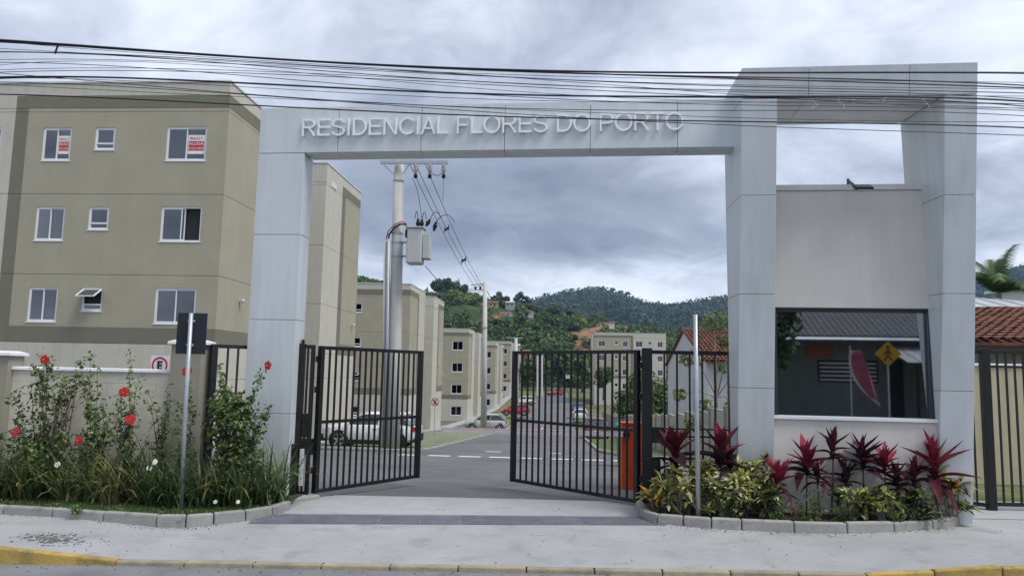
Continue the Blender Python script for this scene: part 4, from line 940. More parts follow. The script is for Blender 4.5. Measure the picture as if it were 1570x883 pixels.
# ================================================================== HOUSES ON THE RIGHT
def tile_rows(root, a, c, up, rise, ncol, nrow, m=None, name='roof_tiles'):
    """barrel tiles on a roof plane: eave from a to c, slope vector `up` to the ridge"""
    a, c, up = (np.array(v, float) for v in (a, c, up)); ex = (c-a)/np.linalg.norm(c-a); w = np.linalg.norm(c-a)/ncol; us = up/np.linalg.norm(up); l = np.linalg.norm(up)/nrow; nn_ = np.cross(ex, us)
    V = []; Fq = []; ns = 5
    for r in range(nrow):
        for k in range(ncol):
            j = random.uniform(-.012, .012); o = len(V); base = a+ex*(w*(k+.5))+us*(l*r-.03)+nn_*(.045+random.uniform(0, .012))
            for (t, hh) in ((0, 1.0), (1.12, .82)):
                for q in range(ns):
                    an = pi*q/(ns-1); V.append(base+ex*(-cos(an)*w*.46*hh+j)+nn_*(sin(an)*rise*hh-.03*t)+us*(l*t))
            for q in range(ns-1): Fq.append((o+q, o+q+1, o+ns+q+1, o+ns+q))
    ob = mesh_np(name, np.array(V)-wloc(root), np.array(Fq), m or M_TILE, root); ob['kind'] = 'stuff'
    md = ob.modifiers.new('t', 'SOLIDIFY'); md.thickness = .015; return ob
# terracotta roofed house at the far right, seen over the barred gate
h1 = thing('tiled_house', 'house with weathered terracotta tile roof behind the barred gate on the far right', 'house', (13, 20, -.3))
e0, e1 = np.array((8.6, 17.7, 2.97)), np.array((20, 16.0, 3.02)); upv2 = np.array((.6, 5.4, 1.18))
MB().prism([e0+UZ*-.06, e1+UZ*-.06, e1, e0], upv2).build('roof', M_TILE, h1)
tile_rows(h1, e0+UZ*.01, e1+UZ*.01, upv2, .085, 52, 15)
MB().beam((8.6, 17.72, 2.84), (20, 16.04, 2.88), .06, .14).build('fascia', mat('dark_timber', (.05, .03, .022), .8), h1)
MB().box(9.0, 20, 18.6, 22.4, -.3, 2.95).build('wall', M_WHITE, h1)
yw = thing('boundary_wall', 'cream boundary wall behind the barred gate on the far right', 'wall', (12, 16.4, -.2))
MB().box(7.6, 20, 16.3, 16.5, -.6, 2.42).build('wall', mat('cream_wall', (.50, .45, .32), .85, var=.06, streak=.2), yw); capped('coping', yw, 7.6, 20, 16.3, 16.5, 2.42, .05, .04, .0)
b = MB(); b.prism([(7.2, 14.2, -.05), (20, 14.2, -.05), (20, 16.3, .03), (7.2, 16.3, .0)], (0, 0, .02)); struct('grass_bank', b, M_GRASS)
b = MB(); b.prism([(6.3, 12.3, -.2), (14, 12.6, -.2), (14, 14.4, -.2), (6.3, 14.0, -.2)], (0, 0, .215)); struct('side_driveway', b, M_APRON)
h2 = thing('metal_roof_house', 'house with pale grey sheet metal roof beyond the terracotta roof on the far right', 'house', (22, 34, -1))
mr_ = MB(); A_, B_ = np.array((14.0, 33, 4.75)), np.array((28, 33, 4.05)); mr_.prism([A_, B_, B_-UZ*.12, A_-UZ*.12], (0, 9, 2.25)); mr_.build('roof', mat('zinc_sheet', (.42, .45, .46), .5, metal=.2, streak=.2), h2)
for k in range(13):
    t = k/12; p = A_+(B_-A_)*t; MB().beam(p+UZ*.02, p+np.array((0, 9, 2.27)), .05, .05).build('roof_rib', mat('zinc_sheet', (.42, .45, .46), .5, metal=.2, streak=.2), h2)
MB().box(15.5, 27.5, 33.5, 41, -1.2, 3.9).build('wall', M_WHITE, h2)
h3 = thing('white_house', 'white rendered house wall behind the palm at the right edge', 'house', (44, 60, -2))
MB().box(37.6, 48, 60, 68, -3, 9.7).build('wall', M_WHITE, h3); MB().prism([(37.0, 59.5, 9.71), (48.5, 59.5, 9.71), (48.5, 59.5, 9.95), (37.0, 59.5, 9.95)], (0, 9, 0)).build('roof', M_CAP, h3)

# white gabled house behind the right gate
zb_ = -1.7; gh = thing('gable_house', 'white gabled house with terracotta roof behind the low wall and thin tree', 'house', (7.5, 45, zb_))
Xg = 7.25; ya, ym, yb2 = 38.6, 45.6, 52.6; ze, zr = 2.85, 4.72
MB().prism([(Xg, ya, zb_-1.5), (Xg, ya, ze), (Xg, ym, zr), (Xg, yb2, ze), (Xg, yb2, zb_-1.5)], (9, 0, 0)).build('wall', mat('lilac_white', (.60, .60, .62), .85, var=.04, streak=.18), gh)
for s_, yy0 in ((1, ya), (-1, yb2)):
    a = np.array((Xg-.15, yy0-s_*.45, ze-.12)); u = np.array((0, (ym-yy0)+s_*.45, zr-ze+.14))
    MB().prism([a+UZ*.02, a+np.array((9.4, 0, .02)), a+np.array((9.4, 0, .09)), a+UZ*.09], u).build('roof', M_TILE, gh)
    if s_ > 0: tile_rows(gh, a+UZ*.08, a+np.array((9.4, 0, .08)), u, .10, 42, 17)
MB().box(Xg+2.2, Xg+9, ya-3.0, ya-.01, zb_-1.4, 1.55).build('annexe_wall', mat('lilac_white', (.60, .60, .62), .85), gh)
a = np.array((Xg+1.7, ya-3.6, 1.45)); u = np.array((0, 3.6, .95)); MB().prism([a, a+np.array((8, 0, 0)), a+np.array((8, 0, .08)), a+UZ*.08], u).build('annexe_roof', M_TILE, gh); tile_rows(gh, a+UZ*.07, a+np.array((8, 0, .07)), u, .09, 34, 8, mat('pink_tile', (.45, .20, .15), .85, var=.25, scale=5))
MB().box(Xg+2.6, Xg+3.4, ya-3.03, ya-3.0, -1.2, .85).build('window', M_ROOM, gh); MB().box(Xg-.03, Xg, 42.0, 42.35, -.5, 2.0).build('window', mat('grey_shutter', (.30, .31, .34), .6), gh)
MB().prism([(Xg+3.9, ya-4.6, 1.1), (Xg+4.15, ya-4.6, 1.1), (Xg+5.2, ya-4.6, -2.2), (Xg+4.9, ya-4.6, -2.2)], (0, 1.2, 0)).build('stair_roof', M_TILE, gh)

# ================================================================== HILLS
def fbm(x, y, sc, seed=0.0):
    return mnoise.fractal(Vector((x/sc+seed, y/sc-seed, seed)), 1.0, 2.0, 5)
YR = 430.0
nr_px = [(-400, 380), (300, 400), (560, 425), (640, 452), (655, 450), (672, 449), (720, 449), (740, 452), (770, 462), (800, 470), (830, 476), (865, 480), (900, 484), (925, 488), (955, 494), (990, 505), (1060, 521), (1110, 528), (1300, 530), (1560, 500), (1900, 480)]
NX = []; NZ = []
for q in nr_px: p = aty(*q, YR); NX.append(p[0]); NZ.append(p[2]-2.6)
def near_h(x, y):
    P = float(np.interp(x, NX, NZ)); t = (y-222)/(YR-222)
    if t <= 0: return zg(y)-.4
    s_ = t*t*(3-2*t)*.55+t*.45 if t < 1 else 1-.25*min(1, (t-1)*1.6)
    return -2.4+(P+2.4)*s_+fbm(x, y, 38, 3.3)*3.2*min(1, t*3)*(1-.55*min(1, max(0, (t-.75)*4)))
YF = 1500.0
fr_px = [(-900, 470), (300, 470), (600, 474), (800, 463), (822, 457), (850, 449), (868, 444), (880, 446), (905, 440), (925, 441), (945, 446), (965, 455), (990, 462), (1012, 466), (1032, 464), (1060, 461), (1090, 455), (1112, 452), (1150, 452), (1250, 447), (1400, 434), (1495, 428), (1520, 418), (1545, 404), (1575, 396), (1700, 380), (2100, 420)]
FX = []; FZ = []
for q in fr_px: p = aty(*q, YF); FX.append(p[0]); FZ.append(p[2]-12)
def far_h(x, y):
    P = float(np.interp(x, FX, FZ)); t = (y-520)/(YF-520)
    if t <= 0: return -4
    s_ = t**1.25 if t < 1 else 1-.35*min(1, (t-1)*2)
    # spurs and gullies running down the slope
    g = 1-abs(fbm(x*1.0, y*.38, 150, 9.1))*2
    return -4+(P+4)*s_+(g-.5)*26*sin(pi*min(1, max(0, t)))+fbm(x, y, 60, 5)*5*min(1, max(0, 1-t)*4)
EARTH = [[(856, 518), (883, 508), (912, 501), (920, 494), (955, 498), (985, 508), (920, 512), (905, 524), (905, 534), (878, 534), (882, 520)], [(853, 482), (870, 480), (916, 493), (914, 496), (864, 486)],
         [(742, 486), (765, 484), (764, 496), (746, 497)], [(742, 463), (770, 463), (770, 467), (742, 467)], [(765, 479), (792, 482), (792, 485), (766, 484)], [(880, 534), (912, 536), (912, 548), (870, 548)]]
def inpoly(x, y, P):
    r = False; n = len(P)
    for i in range(n):
        (x1, y1), (x2, y2) = P[i], P[(i+1) % n]
        if (y1 > y) != (y2 > y) and x < (x2-x1)*(y-y1)/(y2-y1)+x1: r = not r
    return r
def is_earth(x, y, z, j=1.5):
    q = project((x, y, z)); return any(inpoly(q[0]+fbm(x, y, 6, 1)*j*3, q[1]+fbm(y, x, 6, 2)*j, P) for P in EARTH)
def mat_hill():
    m = bpy.data.materials.new('hill_ground'); m.use_nodes = True; nt = m.node_tree; N = nt.nodes; L = nt.links; b = N['Principled BSDF']; b.inputs['Roughness'].default_value = .95; b.inputs['Specular IOR Level'].default_value = .1
    at = N.new('ShaderNodeAttribute'); at.attribute_name = 'earth'; g = N.new('ShaderNodeNewGeometry')
    def nz(s): n = N.new('ShaderNodeTexNoise'); n.inputs['Scale'].default_value = s; n.inputs['Detail'].default_value = 7; L.new(g.outputs['Position'], n.inputs[0]); return n.outputs[0]
    def rp(src, a, c, p, q):
        n = N.new('ShaderNodeValToRGB'); L.new(src, n.inputs[0]); n.color_ramp.elements[0].position = a; n.color_ramp.elements[1].position = c; n.color_ramp.elements[0].color = p+(1,); n.color_ramp.elements[1].color = q+(1,); return n.outputs[0]
    mx = N.new('ShaderNodeMix'); mx.data_type = 'RGBA'; L.new(at.outputs['Fac'], mx.inputs[0]); L.new(rp(nz(.08), .4, .62, (.026, .050, .020), (.055, .078, .030)), mx.inputs[6]); L.new(rp(nz(.3), .35, .62, (.15, .085, .055), (.27, .15, .09)), mx.inputs[7])
    L.new(mx.outputs[2], b.inputs[0]); return m
M_HILL = mat_hill()
xs_ = np.arange(-330, 330, 3.2); ys_ = np.concatenate([np.arange(216, 470, 3.2), np.arange(475, 700, 15)])
V = np.array([(x, y, near_h(x, y)) for y in ys_ for x in xs_]); n = len(xs_)
Fq = np.array([(j*n+i, j*n+i+1, (j+1)*n+i+1, (j+1)*n+i) for j in range(len(ys_)-1) for i in range(n-1)])
hill = tag(mesh_np('hillside', V, Fq, M_HILL, smooth=True), kind='structure')
EA = np.array([1.0 if is_earth(*v) else 0.0 for v in V], dtype=np.float32)
hill.data.attributes.new('earth', 'FLOAT', 'POINT').data.foreach_set('value', EA)
xs_ = np.arange(-1500, 2100, 22); ys_ = np.concatenate([np.arange(520, 1560, 22), np.arange(1600, 2400, 100)])
V = np.array([(x, y, far_h(x, y)) for y in ys_ for x in xs_]); n = len(xs_)
Fq = np.array([(j*n+i, j*n+i+1, (j+1)*n+i+1, (j+1)*n+i) for j in range(len(ys_)-1) for i in range(n-1)])
tag(mesh_np('mountain', V, Fq, M_HILL, smooth=True), kind='structure')

# ------------------------------------------------------------------ leaf kit
def rot_basis(nrm, spin):
    nrm = nrm/np.linalg.norm(nrm, axis=1, keepdims=True); h = np.where(np.abs(nrm[:, 2:3]) < .9, np.array([[0, 0, 1.0]]), np.array([[1.0, 0, 0]]))
    a = np.cross(h, nrm); a /= np.linalg.norm(a, axis=1, keepdims=True); b = np.cross(nrm, a)
    c, s_ = np.cos(spin)[:, None], np.sin(spin)[:, None]; return a*c+b*s_, b*c-a*s_
def leaf_quads(C, nrm, size, aspect=.55, spin=None):
    """one folded four-corner leaf per centre"""
    n = len(C); spin = RNG.uniform(0, 2*pi, n) if spin is None else spin; a, b = rot_basis(nrm, spin); size = np.broadcast_to(size, (n,))[:, None]; nn_ = nrm/np.linalg.norm(nrm, axis=1, keepdims=True)
    V = np.stack([C-a*size*.5, C-b*size*.5*aspect+nn_*size*.08, C+a*size*.5-nn_*size*.10, C+b*size*.5*aspect+nn_*size*.08], 1).reshape(-1, 3)
    return V, np.arange(4*n).reshape(n, 4)
def crown_cloud(blobs, n, size, seed, hollow=.55, up=.5):
    rg = np.random.default_rng(seed); w = np.array([b_[1][0]*b_[1][1]*b_[1][2] for b_ in blobs])**.67; idx = rg.choice(len(blobs), n, p=w/w.sum())
    d = rg.normal(size=(n, 3)); d /= np.linalg.norm(d, axis=1, keepdims=True); r = rg.uniform(hollow**3, 1, n)**(1/3)
    c = np.array([b_[0] for b_ in blobs])[idx]; R = np.array([b_[1] for b_ in blobs])[idx]; lump = 1+.22*np.sin(d[:, 0]*7+idx)*np.cos(d[:, 2]*6+idx*2)
    C = c+d*R*(r*lump)[:, None]; nr_ = d+rg.normal(size=(n, 3))*.55+np.array([0, 0, up]); return C, nr_, rg.uniform(.65, 1.25, n)*size
LG = [mat('leaf_dark', (.040, .075, .026), .6, var=.35, scale=.9, trans=.25), mat('leaf_mid', (.075, .130, .038), .6, var=.35, scale=.9, trans=.25), mat('leaf_light', (.15, .21, .062), .6, var=.35, scale=.9, trans=.25), mat('leaf_yellow', (.27, .27, .085), .6, var=.3, scale=.9, trans=.25)]
M_BARK = mat('bark', (.11, .085, .065), .9, var=.3, scale=6, bump=.5, bscale=30); M_PBARK = mat('pale_bark', (.26, .235, .20), .85, var=.2, scale=6, bump=.3, bscale=30)
def make_tree(label, cat, base, blobs, n, size, mats=(0, 1, 2), trunk=.18, group=None, seed=1, bark=None, name='leafy_tree', aspect=.6, limbs=True):
    base = np.array(base, float); t = thing(name, label, cat, base, group); C, nr_, sz = crown_cloud([(base+np.array(b_[0]), b_[1]) for b_ in blobs], n, size, seed)
    V, Fq = leaf_quads(C, nr_, sz, aspect); hgt = (C[:, 2]-C[:, 2].min())/(np.ptp(C[:, 2])+1e-6); mi = np.clip((np.random.default_rng(seed+9).uniform(0, 3, n)), 0, 2.99).astype(int)
    cr = mesh_np('crown', V-base, Fq, [LG[i] for i in mats], t, mi); cr['kind'] = 'stuff'
    mb = MB(); top = base+np.array(blobs[0][0]); mb.tube([base-UZ*.3, base+(top-base)*.5+np.array((.03*trunk*8, 0, 0)), top], [trunk, trunk*.75, trunk*.35], 8)
    if limbs:
        st_ = base+(top-base)*.45
        for b_ in blobs[1:]: c = base+np.array(b_[0]); mb.tube([st_, (st_+c)/2+UZ*.15, c], [trunk*.5, trunk*.38, trunk*.15], 6)
    mb.build('trunk', bark or M_BARK, t, smooth=True); return t

HH = [(700, 470, 380, 13, 8, 0, 'small white hillside house above the stair tower roof'), (712, 466, 392, 11, 7, 0, 'white walled hillside house under the ridge clump'), (693, 479, 365, 12, 7, 3, 'grey hillside house lowest of the group left of the street pole'), (732, 467, 390, 16, 7, 0, 'long pale hillside house just left of the street pole'),
      (756, 464, 390, 15, 6, 1, 'orange hillside house under the flat topped tree'), (782, 464, 395, 14, 6, 3, 'grey hillside shed right of the flat topped tree'), (814, 478, 385, 8, 8, 0, 'tiny white tower like house on the dark slope'), (775, 481, 372, 18, 4, 0, 'long low white wall house on the middle slope'),
      (788, 530, 232, 18, 14, 3, 'grey house at the foot of the hill above the last beige block'), (808, 538, 230, 12, 12, 1, 'yellow house at the foot of the hill beside the brick one'), (798, 542, 228, 20, 8, 2, 'red brick house at the foot of the hill'), (880, 558, 225, 26, 12, 0, 'white building behind the dark trees at the road end'), (735, 484, 360, 14, 7, 2, 'brick hillside house half hidden by the street pole'), (938, 494, 330, 8, 3, 0, 'tiny white shed beside the upper earth cut')]
# ------------------------------------------------------------------ forest on the two hills (one mass each)
def proto_crown(seed, nq=70):
    bl = [((0, 0, .1), (.8, .8, .65))]+[((.55*cos(k*2.1+seed), .55*sin(k*2.1+seed), .15+.35*((k*37+seed) % 3-1)*.5), (.5, .5, .42)) for k in range(4)]
    C, nr_, sz = crown_cloud(bl, nq, .42, seed, .75, .6); V, Fq = leaf_quads(C, nr_, sz, .8); return V, Fq
def scatter(name, pts, scl, protos, mats, mats_p):
    Vs = []; Fs = []; Ms = []; o = 0
    for k, (p, s_) in enumerate(zip(pts, scl)):
        V, Fq = protos[k % len(protos)]; a = RNG.uniform(0, 2*pi); c, sn = cos(a), sin(a); sx, sy, sz = s_*RNG.uniform(.85, 1.15), s_*RNG.uniform(.85, 1.15), s_*RNG.uniform(.8, 1.35)
        W_ = np.stack([V[:, 0]*c*sx-V[:, 1]*sn*sy, V[:, 0]*sn*sx+V[:, 1]*c*sy, V[:, 2]*sz], 1)+p; Vs.append(W_); Fs.append(Fq+o); o += len(V)
        m = int(np.clip(1.0+3.0*fbm(p[0], p[1], 40 if name.startswith('hill') else 130, 4)+RNG.normal()*.55, 0, len(mats)-.01)); mm = np.full(len(Fq), m); fl = RNG.random(len(Fq)) < .25; mm[fl] = RNG.integers(0, len(mats), fl.sum()); Ms.append(mm)
    ob = mesh_np(name, np.concatenate(Vs), np.concatenate(Fs), mats, None, np.concatenate(Ms)); return tag(ob, kind='stuff')
PRT = [proto_crown(s_) for s_ in range(5)]
pts = []; scl = []
while len(pts) < 3400:
    x = RNG.uniform(-150, 110); y = RNG.uniform(224, 440); z = near_h(x, y); px = project((x, y, z))
    if not (540 < px[0] < 1130) or is_earth(x, y, z, 2.5): continue
    if fbm(x, y, 30, 7) > .34 and RNG.random() < .5 and px[1] > 455: continue
    if any(abs(px[0]-h[0]) < h[3]*.5+7 and -4 < px[1]-h[1]-h[4] < 14 and y < h[2]+2 for h in HH): continue
    s_ = (1.25+2.9*RNG.random()**1.9)*(.85 if y < 300 else (.65 if y > 405 else 1)); pts.append((x, y, z+s_*.55)); scl.append(s_)
scatter('hillside_forest', np.array(pts), scl, PRT, LG[:3], [.42, .40, .18])
PRF = [proto_crown(s_+20, 34) for s_ in range(5)]
pts = []; scl = []
while len(pts) < 6500:
    y = 560+940*RNG.random()**.7; x = RNG.uniform(-420, 1250)*y/1500+60; z = far_h(x, y); px = project((x, y, z))
    if not ((540 < px[0] < 1130) or (1480 < px[0] < 1600)): continue
    s_ = (5+10*RNG.random()**1.8)*(y/1500)**.5; pts.append((x, y, z+s_*.35)); scl.append(s_)
LF = [mat('forest_dark', (.020, .044, .026), .8, var=.4, scale=.02), mat('forest_mid', (.030, .060, .032), .8, var=.4, scale=.02), mat('forest_light', (.045, .080, .040), .8, var=.4, scale=.02)]
scatter('mountain_forest', np.array(pts), scl, PRF, LF, [.45, .38, .17])

# ------------------------------------------------------------------ trees one can tell apart
def hill_tree(px, py, Y, hpx, wpx, label, seed, kind='round', grp='trees standing out on the hillside ridge', mats=(0, 0, 1)):
    k = Y/1152.0; p = aty(px, py, Y); h, w = hpx*k, wpx*k
    base = np.array((p[0], Y, p[2]-h)); rr = np.random.default_rng(seed); 
    if kind == 'pine': bl = [((0, 0, h*(.35+.13*i)), (w*.5*(1-.17*i), w*.5*(1-.17*i), h*.14)) for i in range(5)]; bl = bl[::-1]
    elif kind == 'umbrella': bl = [((0, 0, h*.82), (w*.42, w*.4, h*.15))]+[((rr.uniform(-.42, .42)*w, rr.uniform(-.3, .3)*w, h*rr.uniform(.45, .92)), (w*.27, w*.25, h*.10)) for _ in range(4)]
    else: bl = [((0, 0, h*.70), (w*.40, w*.40, h*.30))]+[((rr.uniform(-.34, .34)*w, rr.uniform(-.3, .3)*w, h*rr.uniform(.42, .9)), (w*.24, w*.24, h*.16)) for _ in range(5)]
    return make_tree(label, 'tree', base, bl, 620, w*.17, mats, max(.12, w*.035), grp, seed, name='hillside_tree')
HT = [(655, 440, 415, 16, 8, 'small pointed conifer at the far left of the hill ridge', 'pine'), (670, 427, 420, 36, 26, 'tall dark tree, first of the ridge clump above the stair tower', 'round'), (684, 428, 424, 36, 26, 'dark broad tree in the middle of the ridge clump above the stair tower', 'round'),
      (697, 431, 420, 32, 26, 'dark tree sloping down right of the ridge clump', 'round'), (703, 427, 424, 34, 10, 'slim pointed tree standing above the right end of the ridge clump', 'pine'), (711, 436, 418, 24, 18, 'small tree between the ridge clump and the street pole', 'round'),
      (765, 446, 420, 24, 12, 'flat topped tree rising above its neighbours right of the street pole', 'umbrella'), (762, 452, 416, 22, 22, 'round dark tree under the flat topped one', 'round'), (775, 454, 420, 20, 18, 'round tree right of the flat topped one', 'round'),
      (798, 446, 424, 28, 13, 'thin tall tree with sparse crown on the ridge saddle', 'umbrella'), (792, 451, 420, 22, 11, 'leaning bushy tree left of the sparse tall one', 'round'), (806, 453, 424, 22, 14, 'spreading tree right of the sparse tall one', 'umbrella'),
      (818, 468, 400, 18, 20, 'low dark tree where the near ridge runs into the mountain', 'round'), (846, 470, 380, 24, 30, 'large dark tree left of the upper earth cut', 'round'), (874, 476, 385, 9, 14, 'small bush on top of the upper earth cut', 'round'), (882, 512, 300, 14, 12, 'lone bush inside the lower bare earth cut', 'round')]
for k, (a, b_, c, d, e, l, kd) in enumerate(HT): hill_tree(a, b_, c, d, e, l, 40+k, kd)
for k, (a, b_, lab) in enumerate(((939, 441, 'single tree on the mountain skyline left of the summit gap'), (952, 445, 'paired trees on the mountain skyline'), (962, 447, 'flat tree on the mountain skyline right of the pair'), (876, 442, 'lone spike of a tree on the left mountain shoulder'))):
    hill_tree(a, b_, 1490, 9, 9, lab, 70+k, 'umbrella' if k else 'round', 'trees on the mountain skyline')
# dark trees closing the end of the road
ET = [(828, 548, 205, 56, 46, 'dark tree at the road end, left of the far light posts', (0, 1, 1)), (858, 540, 210, 62, 54, 'tall dark tree closing the middle of the road end', (0, 0, 1)), (893, 543, 200, 58, 44, 'green tree at the road end beside the white distant block', (0, 1, 2)),
      (806, 556, 215, 44, 30, 'small tree at the road end behind the last beige block', (0, 1, 1)), (925, 560, 140, 50, 30, 'dark bush in front of the distant beige and white block', (0, 1, 1))]
for k, (a, b_, c, d, e, l, m_) in enumerate(ET): hill_tree(a, b_, c, d, e, l, 90+k, 'round', 'trees closing the end of the road', m_)
make_tree('dense mid green mango tree over the low wall in front of the white gable house', 'tree', (6.9, 62, zg(62)), [((0, 0, 3.6), (1.9, 1.8, 1.5)), ((-1.6, -.3, 2.7), (1.3, 1.2, 1.2)), ((1.4, -.4, 2.9), (1.4, 1.3, 1.3)), ((.2, -.9, 2.0), (1.9, 1.2, 1.0)), ((-.6, .3, 4.4), (1.1, 1.1, .9))], 3600, .30, (0, 1, 2), .2, None, 5, name='mango_tree')
make_tree('dark shrub with long drooping leaves left of the mango tree', 'shrub', (5.3, 60, zg(60)), [((0, 0, 2.4), (.9, .9, 1.1)), ((.3, 0, 1.3), (.9, .9, .9)), ((-.4, 0, 3.2), (.6, .5, .5))], 700, .62, (0, 0, 1), .12, None, 6, name='drooping_shrub', aspect=.2)
make_tree('thin straggly tree with sparse yellow green leaf clusters in front of the white gable house', 'tree', (5.55, 27.5, zg(27.5)), [((-.1, 0, 4.9), (.55, .5, .35)), ((-.9, 0, 3.6), (.5, .4, .3)), ((.55, 0, 4.2), (.55, .4, .25)), ((-1.3, .2, 2.3), (.28, .3, .22)), ((.3, .1, 3.3), (.4, .3, .25)), ((-.5, -.1, 1.9), (.3, .3, .3)), ((-.9, 0, 1.3), (.3, .3, .25)), ((.75, .1, 3.0), (.35, .3, .3)), ((.5, 0, 2.0), (.22, .2, .2))], 620, .20, (1, 2, 3), .045, None, 8, M_PBARK, name='straggly_tree')
make_tree('dull green scrub tree behind the thin straggly one', 'tree', (9.0, 36, zg(36)), [((0, 0, 3.2), (.9, .8, .8)), ((-.6, 0, 2.3), (.8, .7, .6))], 500, .25, (1, 2, 2), .07, None, 9)
# palm at the right edge
pm = thing('palm_tree', 'palm with upright fronds rising behind the grey metal roof at the right edge', 'palm tree', (25.0, 44, 1))
pc = aty(1530, 442, 44); MB().tube([(pc[0], 44, -1), (pc[0]+.1, 44, 3), tuple(pc-UZ*.3)], [.22, .17, .15], 10).build('trunk', M_PBARK, pm)
for k in range(15):
    a = k*2.4; el = .35+1.1*((k*0.618) % 1); L = random.uniform(2.3, 3.3); mb = MB(); pr_ = None; P = []
    for i in range(9):
        t = i/8; e_ = el-1.5*t*t*(1 if el < 1.1 else .5); P.append((np.array(P[-1])+np.array((cos(a)*cos(e_), sin(a)*cos(e_), sin(e_)))*L/8) if P else np.array(pc)-UZ*.2)
    for i in range(1, 9):
        d = P[i]-P[i-1]; d = d/np.linalg.norm(d); sd = np.cross(d, UZ); sd /= np.linalg.norm(sd); ll = .75*sin(pi*(.14+.8*i/9))
        for s_ in (-1, 1):
            for q in (0, .25, .5, .75):
                b0 = P[i-1]+(P[i]-P[i-1])*q; tip = b0+sd*s_*ll+d*.28-UZ*.16*ll*2; mb.add([b0-d*.05, b0+d*.06, tip], [(0, 1, 2)])
    mb.tube(P, [.03*(1-.8*i/8) for i in range(9)], 4); mb.build('frond', [LG[0], LG[1]][k % 2], pm, recalc=False)
make_tree('dark green bush below the palm at the right edge', 'bush', (pc[0]+.8, 45, 3.2), [((0, 0, 1.0), (1.9, 1, .9)), ((1.4, 0, 1.0), (1.2, 1, .8))], 800, .3, (0, 1, 1), .1, None, 11)
# houses scattered on the hillside
M_HW = [mat('hill_wall_white', (.58, .58, .55), .85), mat('hill_wall_ochre', (.40, .28, .14), .85), mat('hill_wall_brick', (.28, .13, .085), .9), mat('hill_wall_grey', (.34, .34, .34), .9)]
for px, py, Y, w, h, mi_, lab in HH:
    k = Y/1152.0; p = aty(px, py, Y); w *= k; h *= k; t = thing('hillside_house', lab, 'house', (p[0], Y, p[2]-h), 'houses on the hillside')
    z0, z1 = p[2]-h-2, p[2]; m_ = M_HW[mi_]; MB().box(p[0]-w/2, p[0]+w/2, Y, Y+w*.7, z0, z1).build('wall', m_, t)
    MB().prism([(p[0]-w*.56, Y-.3, z1), (p[0]+w*.56, Y-.3, z1), (p[0]+w*.5, Y+w*.35, z1+w*.16), (p[0]-w*.5, Y+w*.35, z1+w*.16)], (0, .1, .12)).prism([(p[0]-w*.56, Y+w*.75, z1), (p[0]-w*.5, Y+w*.36, z1+w*.16), (p[0]+w*.5, Y+w*.36, z1+w*.16), (p[0]+w*.56, Y+w*.75, z1)], (0, .1, .12)).build('roof', M_TILE if mi_ != 3 else M_HW[3], t)
    for q in (-.25, .2): MB().box(p[0]+q*w-w*.07, p[0]+q*w+w*.07, Y-.06, Y-.01, z1-h*.7, z1-h*.25).build('window', M_ROOM, t)
for px, lab in ((824, 'thin white light post at the far end of the road, left one'), (831, 'thin white light post at the far end of the road, right one')):
    b0 = aty(px, 600, 170); t = thing('lamp_post', lab, 'lamp post', b0, 'light posts at the road end'); MB().tube([b0-UZ*1, aty(px, 545, 170)], .2, 6).build('post', M_CAP, t)

# ================================================================== PLANTING BEDS
def pl(px, py, Y): return aty(px, py, Y)
# --- red cordylines on the right: every long leaf is a part
M_CORD = {k: mat('cordyline_'+k, c, .58, var=.4, scale=9, spec=.28, trans=.12, rnd=.35) for k, c in dict(dark=(.042, .013, .022), wine=(.10, .014, .028), red=(.185, .016, .036), pink=(.27, .028, .062)).items()}
def blade_mesh(name, L, Wd, droop, m, fold=.25, n=7, wave=0.0):
    mb = MB(); vs = []
    for i in range(n+1):
        t = i/n; w = Wd*.5*(sin(pi*min(1, .10+.90*t)**.80))*(1 if t < 1 else 0)+(.004 if t == 0 else 0)
        a = -droop*t*t; x = L*(t-.12*droop*t**3); z = L*a*.5+wave*sin(t*7)*L*.03
        vs += [(x, -w, z+w*fold*2), (x, 0, z), (x, w, z+w*fold*2)]
    fs = []
    for i in range(n): fs += [(3*i, 3*i+3, 3*i+4, 3*i+1), (3*i+1, 3*i+4, 3*i+5, 3*i+2)]
    mb.add(vs, fs); return mb.mesh(name, m, smooth=True, recalc=False)
CL = {(k, d): blade_mesh('leaf', 1.0, .30, d, M_CORD[k], .24, 7, .6) for k in M_CORD for d in (.25, .7, 1.25)}
GCO = 'cordyline plants in front of the guard booth'
